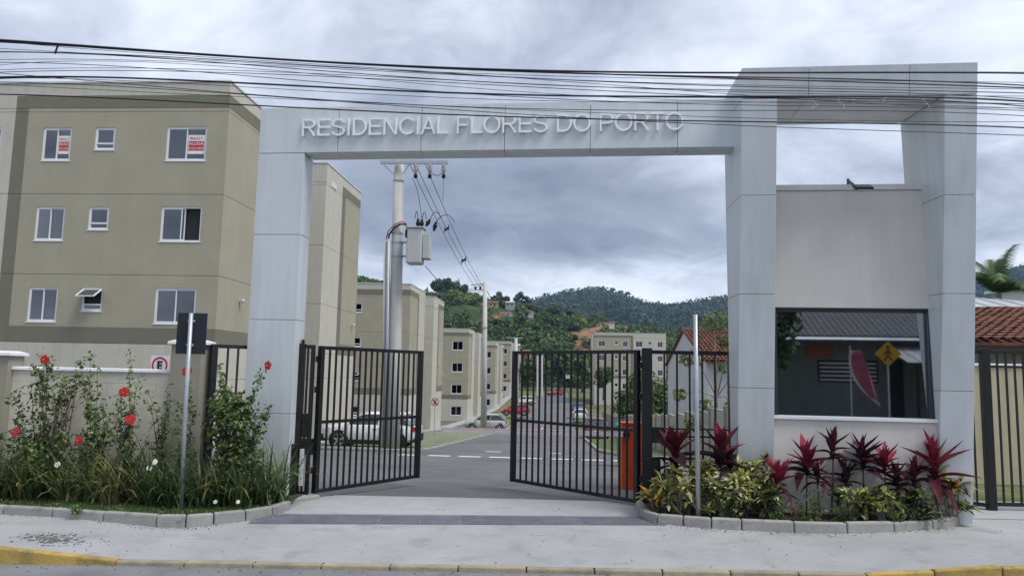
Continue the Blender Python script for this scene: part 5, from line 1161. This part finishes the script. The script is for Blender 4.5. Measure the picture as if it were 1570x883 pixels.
def cordyline(label, px, ytop, ybase, Y, wpx, cols, nl=20, seed=1, spread=1.0, low=0):
    rr = random.Random(seed); k = Y/1152; base = aty(px, ybase, Y); base[2] = .085; tip = aty(px, ytop, Y); h = tip[2]-base[2]; R = wpx*k*.5
    t = thing('cordyline', label, 'red plant', base, GCO); hs = max(.16, h-R*.92)
    lean = rr.uniform(-.07, .07); stem = [(0, 0, -.05), (lean, 0, hs*.5), (lean*1.5, 0, hs)]
    MB().tube(stem, [.014, .012, .010], 6).build('stem', M_BARK, t, off=(0, 0, 0), smooth=True)
    for i in range(nl):
        u = i/(nl-1); el = radians(86-(58+22*spread)*u**1.1+rr.uniform(-15, 15)); az = i*2.39996+rr.uniform(-.25, .25); L = R*rr.uniform(.85, 1.30)*(.78+.35*min(u*2, 1)) if u > .15 else R*rr.uniform(.65, .85)
        c = cols[0] if u < .3 else (cols[1] if u < .62 else cols[2]); d = .25 if u < .45 else (.7 if u < .85 else 1.25)
        o = link('leaf', CL[(c, d)], t); o.location = (lean*1.5*(1-.4*u), 0, hs+.06-R*.75*u); o.scale = (L, L*rr.uniform(.65, 1.25), L*rr.uniform(.6, 1.5))
        o.rotation_euler = (rr.uniform(-.3, .3), -el, az)
    for q in range(low):
        o = link('leaf', CL[(cols[2], .7)], t); o.location = (lean*.6, 0, hs*(.45+.15*q)); o.scale = (R*.55,)*3; o.rotation_euler = (0, -.35, q*2.2+1)
    return t
cordyline('large dark wine cordyline against the gate post, tallest left of the sign post', 1041, 645, 778, 11.75, 92, ('red', 'wine', 'dark'), 24, 1)
cordyline('large wine red cordyline just right of the sign post, before the black fence', 1098, 648, 780, 11.75, 88, ('red', 'wine', 'dark'), 24, 2)
cordyline('small dark cordyline half hidden behind the second large one', 1124, 680, 780, 11.9, 60, ('wine', 'dark', 'dark'), 16, 3)
cordyline('crimson cordyline at the left corner of the booth wall', 1196, 697, 785, 11.55, 74, ('pink', 'red', 'wine'), 22, 4)
cordyline('pink topped cordyline right of the crimson corner one', 1236, 672, 787, 11.6, 72, ('pink', 'red', 'dark'), 22, 5)
cordyline('tall thin stemmed dark cordyline standing above all others by the booth wall', 1274, 653, 790, 11.6, 66, ('wine', 'dark', 'dark'), 14, 6, .7)
cordyline('short purple cordyline left of the tall thin stemmed one', 1258, 702, 790, 11.45, 54, ('wine', 'dark', 'wine'), 16, 7)
cordyline('bushy near black cordyline under the left part of the booth window', 1303, 702, 790, 11.6, 56, ('dark', 'dark', 'dark'), 18, 8)
cordyline('upright dark purple cordyline at the middle of the booth wall', 1326, 662, 791, 11.65, 74, ('wine', 'dark', 'dark'), 24, 9)
cordyline('bright red cup shaped cordyline in the middle of the bed', 1358, 678, 791, 11.55, 62, ('pink', 'pink', 'wine'), 20, 10, .75)
cordyline('dark low cordyline right of the bright red cup shaped one', 1378, 706, 791, 11.5, 58, ('wine', 'dark', 'dark'), 18, 11)
cordyline('reddish cordyline just left of the big flaring one', 1405, 696, 791, 11.7, 62, ('red', 'wine', 'dark'), 18, 12)
cordyline('big flaring pink red cordyline in front of the right tower pillar', 1440, 662, 791, 11.7, 98, ('pink', 'red', 'wine'), 24, 13, .9)

# --- variegated crotons: many narrow leaves in tufts
M_CR = [mat('croton_yellow', (.56, .55, .17), .5, var=.3, scale=18, trans=.15), mat('croton_green', (.20, .24, .08), .5, var=.3, scale=18, trans=.15), mat('croton_cream', (.55, .55, .32), .5, var=.3, scale=18, trans=.15), mat('croton_dark', (.045, .065, .022), .5, var=.35, scale=18, trans=.15), mat('croton_orange', (.42, .24, .05), .5, var=.3, scale=18, trans=.15)]
def narrow_leaves(C, D, L, Wd, droop=.35):
    """strap leaves from centres C along directions D"""
    n = len(C); D = D/np.linalg.norm(D, axis=1, keepdims=True); sd = np.cross(D, np.array([[0, 0, 1.0]])); sd /= (np.linalg.norm(sd, axis=1, keepdims=True)+1e-6); up = np.cross(sd, D)
    L = np.broadcast_to(L, (n,))[:, None]; Wd = np.broadcast_to(Wd, (n,))[:, None]; dn = np.array([[0, 0, -1.0]])
    M1 = C+D*L*.5+dn*L*droop*.12; T = C+D*L*.95+dn*L*droop*.55
    V = np.stack([C, M1-sd*Wd*.5+up*Wd*.15, M1, M1+sd*Wd*.5+up*Wd*.15, T], 1).reshape(-1, 3); o = np.arange(n)[:, None]*5
    F1 = np.concatenate([o+np.array([[0, 2, 1]]), o+np.array([[0, 3, 2]]), o+np.array([[1, 2, 4]]), o+np.array([[2, 3, 4]])], 1).reshape(-1, 3); return V, F1
def croton(label, px, py0, py1, pybase, Y, wpx, mix, ntuft, seed, L=.17):
    rg = np.random.default_rng(seed); k = Y/1152; base = aty(px, pybase, Y); base[2] = .085; z1 = aty(px, py0, Y)[2]; z0 = aty(px, py1, Y)[2]; W = wpx*k*.5; t = thing('croton_bush', label, 'shrub', base, 'variegated croton bushes in the right bed')
    Cs = []; Ds = []; Ms = []; mb = MB()
    for q in range(ntuft):
        a = rg.uniform(0, 2*pi); r = W*sqrt(rg.uniform(0, 1))*.85; zz = z0+(z1-z0)*rg.uniform(.12, 1)*(1-.35*(r/W)**2); c = np.array((base[0]+r*cos(a), Y+r*.75*sin(a), zz)); n = 20
        d = rg.normal(size=(n, 3))*np.array((1, 1, .6))+np.array((0, 0, .55)); cc = c-np.array((0, 0, .07))*np.linspace(0, 1, n)[:, None]
        Cs.append(cc); Ds.append(d); m0 = rg.choice(5, p=mix); mm = np.where(rg.random(n) < .62, m0, rg.choice(5, n, p=mix)); Ms.append(np.repeat(mm, 4))
        if q % 2 == 0: mb.tube([base+np.array((rg.uniform(-.07, .07), rg.uniform(-.05, .05), -.03)), (base+c)/2+np.array((rg.uniform(-.04, .04), 0, -.02)), c], [.011, .009, .006], 5)
    C = np.concatenate(Cs); V, F1 = narrow_leaves(C, np.concatenate(Ds), rg.uniform(.7, 1.2, len(C))*L*1.15, rg.uniform(.8, 1.2, len(C))*L*.34)
    o = mesh_np('foliage', V-base, F1, M_CR, t, np.concatenate(Ms)); o['kind'] = 'stuff'; mb.build('stems', M_PBARK, t); return t
croton('small orange and yellow croton at the foot of the right gate post', 1010, 728, 765, 782, 11.6, 38, (.25, .15, .05, .15, .40), 7, 1, .20)
croton('yellow green croton left of the right sign post', 1038, 718, 770, 783, 11.5, 62, (.45, .25, .15, .12, .03), 20, 2)
croton('pale yellow croton right behind the right sign post', 1080, 706, 768, 785, 11.6, 62, (.45, .25, .20, .10, 0), 24, 3)
croton('large cream edged croton between sign post and booth corner', 1108, 722, 785, 788, 11.35, 74, (.25, .30, .30, .15, 0), 30, 4)
croton('bright yellow croton in front of the grey tower pillar', 1140, 716, 762, 788, 11.4, 44, (.60, .20, .15, .05, 0), 14, 5)
croton('tall dull cream croton against the left tower pillar', 1160, 690, 770, 790, 11.6, 66, (.15, .30, .35, .20, 0), 28, 6)
croton('low green croton at the left corner of the booth wall', 1182, 745, 785, 792, 11.35, 46, (.15, .35, .10, .40, 0), 14, 7)
croton('low dark green croton below the bushy near black cordyline', 1305, 745, 788, 793, 11.35, 60, (.22, .30, 0, .46, .02), 13, 8)
croton('low yellow spotted croton below the bright red cordyline', 1352, 742, 788, 793, 11.35, 64, (.38, .28, 0, .32, .02), 15, 9)
croton('low green croton below the reddish cordyline', 1402, 748, 788, 792, 11.45, 56, (.22, .34, 0, .42, .02), 13, 10)
croton('green and orange croton at the right end of the bed beside the tower pillar', 1457, 726, 782, 790, 11.8, 54, (.28, .30, 0, .27, .15), 16, 11, .19)
# --- small leafy ground plants in the right bed
def low_plant(label, px, py, Y, wpx, hpx, n, seed, mats=(1, 1, 2), grp='small leafy plants along the right kerb'):
    rg = np.random.default_rng(seed); base = aty(px, py, Y); base[2] = .085; k = Y/1152; W = wpx*k*.5; h = hpx*k; t = thing('ground_plant', label, 'plant', base, grp)
    C = base+np.stack([rg.normal(size=n)*W*.5, rg.normal(size=n)*W*.35, rg.uniform(.03, 1, n)*h], 1); D = rg.normal(size=(n, 3))*np.array((1, 1, .4))+np.array((0, -.2, .6))
    V, Fq = leaf_quads(C, D, rg.uniform(.03, .06, n)*1.1, .55); o = mesh_np('foliage', V-base, Fq, [LG[i] for i in mats], t, rg.integers(0, 3, n)); o['kind'] = 'stuff'
    mb = MB(); [mb.tube([base-UZ*.02, C[q]], .004, 4) for q in range(0, n, 6)]; mb.build('stems', LG[1], t)
for k, (px, w, h, lab) in enumerate(((1024, 40, 26, 'small bright green leafy plant at the foot of the right sign post'), (1060, 30, 18, 'tiny green plant just left of the right sign post base'), (1118, 34, 24, 'small green plant under the large cream edged croton'), (1192, 36, 32, 'green leafy plant below the crimson corner cordyline'), (1228, 26, 24, 'spindly green plant below the pink topped cordyline'), (1250, 24, 46, 'thin upright seedling left of the tall thin stem'), (1290, 34, 20, 'tiny green seedlings right of the tall thin stem'), (1376, 34, 18, 'bright green tuft below the dark low cordyline'), (1430, 40, 18, 'low green runner near the right end of the bed'))):
    low_plant(lab, px, 792, 11.22 if 1060 < px < 1420 else 11.55, w, h, 90, 60+k)

# --- left bed: arching strap leaved clumps
M_BL = [mat('strap_dark', (.055, .095, .038), .55, var=.3, scale=8, trans=.2), mat('strap_mid', (.10, .15, .05), .55, var=.3, scale=8, trans=.2), mat('strap_yellow', (.30, .28, .10), .6, var=.3, scale=8, trans=.2), mat('strap_dry', (.26, .21, .12), .8, var=.3, scale=8)]
GCL = 'strap leaved clumps along the left kerb'
def strap_clump(label, px, Y, hpx, n, seed, spread=1.0, mix=(.45, .38, .13, .04)):
    rg = np.random.default_rng(seed); base = aty(px, 775, Y); base[2] = .085; H = hpx*Y/1152; t = thing('strap_leaf_clump', label, 'plant', base, GCL); V = []; Fq = []; Ms = []; ns = 5
    for i in range(n):
        az = rg.uniform(0, 2*pi); el = radians(rg.uniform(55, 88)); L = H*rg.uniform(.8, 1.5); p = base+np.array((rg.normal()*.09, rg.normal()*.06, -.02)); w = rg.uniform(.010, .019); dr = rg.uniform(.3, 1.7)*spread; o = len(V); sd = np.array((-sin(az), cos(az), 0)); e = el
        for j in range(ns+1):
            ww = w*(1-(j/ns)**2.2)+.001; V += [p-sd*ww, p+sd*ww]
            e = el-dr*((j+1)/ns)**1.6; p = p+np.array((cos(az)*cos(e), sin(az)*cos(e), sin(e)))*L/ns
        Fq += [(o+2*j, o+2*j+1, o+2*j+3, o+2*j+2) for j in range(ns)]; Ms += [rg.choice(4, p=mix)]*ns
    ob = mesh_np('leaves', np.array(V)-base, np.array(Fq), M_BL, t, np.array(Ms)); ob['kind'] = 'stuff'; return t
LCL = [(-18, 10.9, 70, 'clump of strap leaves cut by the left photo edge'), (8, 11.1, 78, 'yellowish strap leaved clump at the left photo edge'), (38, 10.95, 72, 'dark strap leaved clump under the leftmost red hibiscus flower'), (70, 11.1, 84, 'strap leaved clump with the low white flower at its right'), (100, 10.9, 66, 'short strap leaved clump with dry tips left of the yellow arching one'), (130, 11.05, 92, 'tall yellow arching strap leaved clump below the wall middle'),
       (160, 10.85, 72, 'low strap leaved clump with a long pale leaf lying to the right'), (192, 11.05, 80, 'strap leaved clump under the two flowered hibiscus stems'), (222, 10.85, 74, 'dense strap leaved clump left of the pair of white flowers'), (250, 11.0, 92, 'tall dark strap leaved clump behind the left sign post'), (272, 10.75, 64, 'low strap leaved clump touching the left sign post'),
       (312, 10.85, 84, 'dark strap leaved clump just right of the left sign post'), (338, 11.0, 78, 'strap leaved clump below the dense gate bush'), (368, 10.9, 76, 'strap leaved clump with small white flowers right of the gate bush'), (398, 11.1, 88, 'tall upright strap leaved clump before the grey column'), (424, 11.35, 84, 'last strap leaved clump leaning over the driveway corner')]
for k, (px, Y, h, lab) in enumerate(LCL): strap_clump(lab, px, Y, h, 62 if k % 2 else 74, 100+k, 1.0, (.22, .30, .40, .08) if k in (1, 5) else ((.30, .38, .22, .10) if k in (4, 6, 7) else (.45, .38, .13, .04)))
# white lilies
M_PET = mat('white_petal', (.80, .80, .74), .6, trans=.2); M_HIB = mat('hibiscus_red', (.52, .03, .035), .55, var=.2, scale=30, trans=.2); M_STAM = mat('stamen_yellow', (.55, .38, .06), .6)
def flower(par, c, r, m, nm='flower', np_=5, face=(0.1, -1, .25), stam=True):
    f = np.array(face, float); f /= np.linalg.norm(f); a = np.cross(f, UZ); a /= np.linalg.norm(a); b = np.cross(a, f); mb = MB()
    for k in range(np_):
        t = 2*pi*k/np_+.4; d = a*cos(t)+b*sin(t); e = -a*sin(t)+b*cos(t); c = np.array(c, float)
        mb.add([c, c+d*r*.5-e*r*.44+f*r*.20, c+d*r*.62+f*r*.16, c+d*r*.5+e*r*.44+f*r*.20, c+d*r-e*r*.42+f*r*.02, c+d*r*1.04+f*r*.12, c+d*r+e*r*.42+f*r*.02], [(0, 1, 2), (0, 2, 3), (1, 4, 5, 2), (2, 5, 6, 3)])
    fl = mb.build(nm, m, par, smooth=True, recalc=False)
    if stam: MB().tube([c, c+f*r*.7], [r*.06, r*.09], 5).build('stamen', M_STAM, fl)
    return fl
for k, (px, py, lab) in enumerate(((88, 712, 'single white lily low on the left, beside the strap leaves'), (229, 717, 'lower of the two white lilies in front of the wall'), (237, 708, 'upper of the two white lilies in front of the wall'), (330, 769, 'tiny white lily near the kerb right of the left sign post'), (365, 769, 'tiny white lily near the kerb below the gate bush'))):
    Y = 10.75 if py < 750 else 10.55; c = aty(px, py, Y); t = thing('white_lily', lab, 'flower', (c[0], Y, .085), 'white lilies in the left bed'); MB().tube([(c[0]+.02, Y+.03, .05), (c[0]+.01, Y+.02, c[2]*.6), tuple(c)], .004, 4).build('stem', LG[1], t); flower(t, c, .042 if py < 750 else .028, M_PET, 'petals', 5, (.1, -1, .5))
# hibiscus: leafy canes with red flowers
def cane_shrub(label, px, Y, tips, seed, dens=1.0, bushy=(), flowers=(), ls=.075, light=.25):
    rg = np.random.default_rng(seed); base = aty(px, 770, Y); base[2] = .085; t = thing('hibiscus_shrub', label, 'shrub', base, 'hibiscus shrubs in front of the garden wall'); mb = MB(); Cs = []; Ds = []
    for (tx, ty) in tips:
        tip = aty(tx, ty, Y+rg.uniform(-.18, .12)); b0 = base+np.array((rg.normal()*.08, rg.normal()*.05, -.04)); mid = (b0+tip)/2+np.array(((tip[0]-b0[0])*-.18+rg.normal()*.05, rg.normal()*.05, .10)); P = []
        for u in np.linspace(0, 1, 12): P.append((1-u)**2*b0+2*u*(1-u)*mid+u*u*tip+rg.normal(size=3)*.008)
        mb.tube(P, [.011*(1-.75*u) for u in np.linspace(0, 1, 12)], 5); n = int(62*dens*np.linalg.norm(tip-b0))
        for q in range(n):
            u = rg.uniform(.16, 1.0); i = min(10, int(u*11)); c = P[i]+(P[i+1]-P[i])*(u*11-i); o = rg.normal(size=3); o[2] = abs(o[2])*.4; o /= np.linalg.norm(o); Cs.append(c+o*rg.uniform(.02, .085)); Ds.append(o*.6+rg.normal(size=3)*.5+np.array((0, -.25, .6)))
        # side twigs
        for q in range(int(3*dens)):
            i = rg.integers(4, 11); c = P[i]; e = c+np.array((rg.normal()*.16, rg.normal()*.08, rg.uniform(.03, .20))); mb.tube([c, e], [.005, .002], 4)
            for _ in range(9): u = rg.uniform(.2, 1); o = rg.normal(size=3)*.03; Cs.append(c+(e-c)*u+o); Ds.append(rg.normal(size=3)*.6+np.array((0, -.2, .6)))
    for (bx, by, rx, ry, n) in bushy:
        c = aty(bx, by, Y); R = np.array((rx*Y/1152, .32, ry*Y/1152)); d = rg.normal(size=(n, 3)); d /= np.linalg.norm(d, axis=1, keepdims=True); q = c+d*R*(rg.uniform(.3, 1, n)**.5)[:, None]
        q = q[q[:, 2] > .1]; Cs += list(q); Ds += list((q-c)/R*.7+rg.normal(size=q.shape)*.5+np.array((0, -.2, .4)))
        for k in range(7): mb.tube([base-UZ*.03, (base+c)/2+np.array((rg.normal()*.1, 0, 0)), c+rg.normal(size=3)*R*.5], [.010, .008, .004], 5)
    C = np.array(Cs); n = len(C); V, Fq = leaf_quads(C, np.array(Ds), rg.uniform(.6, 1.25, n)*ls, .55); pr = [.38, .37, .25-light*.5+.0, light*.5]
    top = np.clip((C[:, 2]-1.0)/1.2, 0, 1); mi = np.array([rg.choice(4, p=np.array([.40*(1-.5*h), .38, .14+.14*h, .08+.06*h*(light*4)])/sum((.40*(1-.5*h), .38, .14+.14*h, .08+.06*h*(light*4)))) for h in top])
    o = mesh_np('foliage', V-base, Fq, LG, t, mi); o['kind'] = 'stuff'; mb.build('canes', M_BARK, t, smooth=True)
    for (fx, fy) in flowers: flower(t, aty(fx, fy, Y-.16), rg.uniform(.062, .078), M_HIB, 'flower', 5, (rg.uniform(-.4, .4), -1, rg.uniform(-.1, .4)))
    return t
cane_shrub('leafy hibiscus at the left end of the wall with a low red flower', 45, 11.2, [(20, 600), (48, 590), (62, 640), (30, 650)], 1, .9, [(28, 695, 42, 40, 420), (60, 705, 30, 40, 250)], [(24, 662)], .085)
cane_shrub('hibiscus with a red flower standing above the wall coping near its left end', 72, 11.25, [(66, 540), (76, 545), (95, 580), (118, 575), (52, 560), (85, 610)], 2, .85, [(85, 605, 28, 20, 90), (110, 590, 16, 16, 60)], [(69, 551)], .08)
cane_shrub('hibiscus with yellowish tips rising over the middle of the wall coping', 150, 11.2, [(140, 540), (150, 565), (128, 600), (160, 610), (118, 552)], 3, .8, [(150, 665, 24, 40, 120), (110, 690, 26, 34, 150)], [(121, 675)], .08, .5)
cane_shrub('tall hibiscus with two red flowers against the wall', 192, 11.2, [(200, 540), (215, 575), (185, 600), (198, 632), (178, 610), (205, 680)], 4, .75, [(188, 650, 14, 45, 80)], [(190, 601), (200, 643)], .075, .4)
cane_shrub('thin bare twigged hibiscus on the bare part of the wall', 252, 11.2, [(258, 590), (225, 598), (226, 612), (222, 675), (262, 610), (250, 640)], 5, .8, [], [], .065, .15)
cane_shrub('hibiscus cane with a red flower in front of the olive pillar', 284, 11.15, [(286, 585), (272, 615), (298, 630), (275, 690)], 6, .8, [(285, 720, 20, 40, 130)], [(287, 569)], .07, .15)
cane_shrub('dense dark green hibiscus bush covering the side gate with a red flower at its right', 352, 11.2, [(405, 567), (335, 560), (412, 620), (408, 655), (345, 590), (368, 600), (380, 610), (330, 620)], 7, 1.2, [(352, 655, 42, 48, 900), (365, 715, 46, 42, 750), (345, 620, 26, 26, 240)], [(411, 560)], .085, .1)

# --- short lawn edge along the left kerb and litter
pts = []
for i in range(9000):
    x = RNG.uniform(-9.6, -4.3); yk_ = float(np.interp(x, [p[0] for p in LK], [p[1] for p in LK])); pts.append((x, yk_+.14+abs(RNG.normal())*.28, .08))
C = np.array(pts); D = RNG.normal(size=C.shape)*np.array((.7, .7, .2))+np.array((0, 0, .8)); V, F1 = narrow_leaves(C, D, RNG.uniform(.04, .10, len(C)), .008, .4)
tag(mesh_np('lawn_grass', V, F1, [LG[0], LG[1], M_BL[2]], None, np.repeat(RNG.choice(3, len(C), p=[.45, .45, .10]), 4)), kind='stuff')
pts = []
while len(pts) < 260:
    x = RNG.uniform(-8, 7); y = yk(x)+RNG.uniform(.05, 4)
    if y < 12.3 and (x < -5 or RNG.random() < .5): pts.append((x, y, zside(x, y)+.012 if y < 10.5 else .02))
for i in range(520):
    K_ = LK if RNG.random() < .5 else RK; q = RNG.integers(0, len(K_)-1); t = RNG.random(); x = K_[q][0]+(K_[q+1][0]-K_[q][0])*t; y = K_[q][1]+(K_[q+1][1]-K_[q][1])*t-abs(RNG.normal())*.07-.01; pts.append((x, y, zside(x, y)+.006))
for i in range(260):
    x = RNG.uniform(-7.5, 7); y = yk(x)-.14-abs(RNG.normal())*.12; pts.append((x, y, -.144))
C = np.array(pts); D = RNG.normal(size=C.shape)*np.array((.3, .3, .1))+np.array((0, 0, 1.0)); V, Fq = leaf_quads(C, D, RNG.uniform(.012, .042, len(C)), .5)
tag(mesh_np('leaf_litter', V, Fq, [mat('dry_leaf', (.10, .07, .04), .9, var=.4), mat('dry_leaf_pale', (.22, .18, .12), .9, var=.4)], None, RNG.integers(0, 2, len(C))), kind='stuff')
pts = []
for i in range(500):
    b_ = (RNG.uniform(1.4, 5.9), 0); yk_ = float(np.interp(b_[0], [p[0] for p in RK[3:]], [p[1] for p in RK[3:]])); pts.append((b_[0], yk_+.15+RNG.uniform(0, .7), .093))
C = np.array(pts); D = RNG.normal(size=C.shape)*np.array((.4, .4, .1))+np.array((0, 0, 1.0)); V, Fq = leaf_quads(C, D, RNG.uniform(.02, .07, len(C)), .45)
tag(mesh_np('bed_litter', V, Fq, [MATS['dry_leaf'], MATS['dry_leaf_pale'], LG[1]], None, RNG.integers(0, 3, len(C))), kind='stuff')
# weed at the kerb and fallen plaster patch on the pavement
low_plant('small weed growing at the foot of the left planter kerb', 115, 795, 10.02, 22, 14, 60, 90, (1, 1, 2), None)
V = []; Fs = []
b = MB()
for i in range(240):
    a = RNG.normal()*.20-6.05; c = 8.95+RNG.normal()*.11; s_ = RNG.uniform(.004, .016); z = zside(a, c); b.box(a-s_, a+s_, c-s_, c+s_, z-.002, z+s_*.5)
o = b.build('gravel_patch', mat('grit', (.16, .16, .155), .9, var=.3)); tag(o, kind='stuff')

# ================================================================== ACROSS THE STREET (behind the camera; seen mirrored in the booth window)
oh = thing('opposite_house', 'grey green house with dark corrugated roof across the street, mirrored in the booth window', 'house', (13, -16, -.15))
MB().box(2, 24, -22, -14.8, -.3, 4.0).build('wall', mat('grey_green_wall', (.16, .18, .165), .85, var=.08, streak=.2), oh)
for k in range(84):
    x = 1.0+k*.28; MB().prism([(x, -13.6, 4.05), (x+.28, -13.6, 4.05), (x+.28, -13.6, 4.10), (x+.14, -13.6, 4.18), (x, -13.6, 4.10)], (0, -8.5, 3.6)).build('roof_sheet', mat('old_sheet', (.10, .105, .115), .7, var=.25, streak=.3), oh)
for k in range(5): MB().box(10.2, 12.8, -14.78, -14.72, 2.0+.2*k, 2.07+.2*k).build('louvre', M_CAP, oh)
MB().box(10.1, 12.9, -14.795, -14.785, 1.9, 3.0).build('vent', M_ROOM, oh); MB().box(15.2, 18.6, -14.79, -14.74, .9, 2.5).build('window', mat('blue_pane', (.10, .20, .30), .3), oh)
MB().box(13.4, 14.0, -14.79, -14.70, 0, 3.1).build('door', M_ROOM, oh)
M_LEAN = mat('old_zinc', (.30, .31, .32), .7, var=.15, streak=.3)
for k in range(11): MB().beam((13.3+.55*k, -11.2, 2.85), (13.3+.55*k, -14.7, 3.75), .50, .04).build('lean_to_sheet', M_LEAN, oh)
MB().box(13.3, 19.2, -11.15, -11.05, 2.62, 2.80).build('lean_to_beam', M_ROOM, oh)
for x in (13.4, 16.2, 19.0): MB().box(x-.06, x+.06, -11.2, -11.08, -.3, 2.7).build('lean_to_post', M_ROOM, oh)
MB().box(9.6, 10.9, -14.79, -14.74, 3.1, 3.75).build('brick_patch', mat('brick_patch', (.28, .11, .07), .9), oh)
make_tree('dark tree across the street, mirrored at the left edge of the booth window', 'tree', (7.0, -11.5, -.2), [((0, 0, 4.6), (1.6, 1.5, 1.5)), ((-.9, 0, 3.6), (1.1, 1.1, 1.0)), ((.8, .2, 5.4), (1.0, 1, .9)), ((.5, 0, 3.4), (.9, .9, .8))], 1500, .34, (0, 0, 1), .16, None, 31)
cs = thing('crossing_sign', 'yellow diamond pedestrian sign across the street, mirrored in the booth window', 'road sign', (9.5, -2.5, -.15))
MB().tube([(9.5, -2.54, -.3), (9.5, -2.54, 3.3)], .03, 8).build('post', M_GALV, cs)
MB().prism([(9.5-.42, -2.5, 2.95), (9.5, -2.5, 2.53), (9.92, -2.5, 2.95), (9.5, -2.5, 3.37)], (0, .01, 0)).build('plate', mat('sign_yellow', (.42, .235, .02), .6), cs)
pm_ = MB(); pm_.lathe([(.055, -.484), (.055, -.488)], (9.5, -2.0, 3.16), 12, 'y')
for (xa, za, xb_, zb2) in ((0, 3.1, 0, 2.9), (0, 2.92, -.12, 2.7), (0, 2.92, .12, 2.7), (0, 3.06, -.13, 2.92), (0, 3.06, .13, 2.92)): pm_.beam((9.5+xa, -2.486, za), (9.5+xb_, -2.486, zb2), .045, .004, up=(0, 1, 0))
pm_.build('pictogram', M_INK, cs)

bn = thing('cloth_banner', 'red white edged banner on a pole across the street, mirrored beside the yellow sign', 'banner', (8.7, -3.0, -.15))
MB().tube([(8.45, -3.0, -.3), (8.45, -3.0, 3.2)], .025, 8).build('pole', M_GALV, bn)
cl = MB(); cv = []; nu, nv = 7, 12
for j in range(nv):
    t = j/(nv-1); w = .22+.42*sin(pi*min(1, t*.85+.1)); cx = 8.62+.10*t+.50*t*t
    for i in range(nu): q = i/(nu-1)-.5; cv.append((cx+q*w, -3.0+.05*sin(i*2.1+j*.6), 3.05-1.75*t-.25*q*t))
cl.add(cv, [(j*nu+i, j*nu+i+1, (j+1)*nu+i+1, (j+1)*nu+i) for j in range(nv-1) for i in range(nu-1)], 0)
for k in range(len(cl.f)): cl.m[k] = 1 if (k % (nu-1) == 0 or k >= (nv-2)*(nu-1)) else 0
cm2 = cl.build('cloth', [mat('red_cloth', (.30, .085, .115), .8, var=.3), mat('white_cloth', (.55, .52, .53), .8)], bn, smooth=True); cm2.modifiers.new('t', 'SOLIDIFY').thickness = .008

# ================================================================== HAZE
hz = MB().box(-1650, 2250, -550, 2500, -7, 260).build('haze', [], None); tag(hz, kind='stuff')
hm = bpy.data.materials.new('haze_air'); hm.use_nodes = True; nt = hm.node_tree; nt.nodes.clear(); o_ = nt.nodes.new('ShaderNodeOutputMaterial'); v_ = nt.nodes.new('ShaderNodeVolumePrincipled')
v_.inputs['Color'].default_value = (.50, .72, 1.0, 1); v_.inputs['Density'].default_value = 1.3e-4; v_.inputs['Anisotropy'].default_value = .2; nt.links.new(v_.outputs[0], o_.inputs['Volume']); hz.data.materials.append(hm)
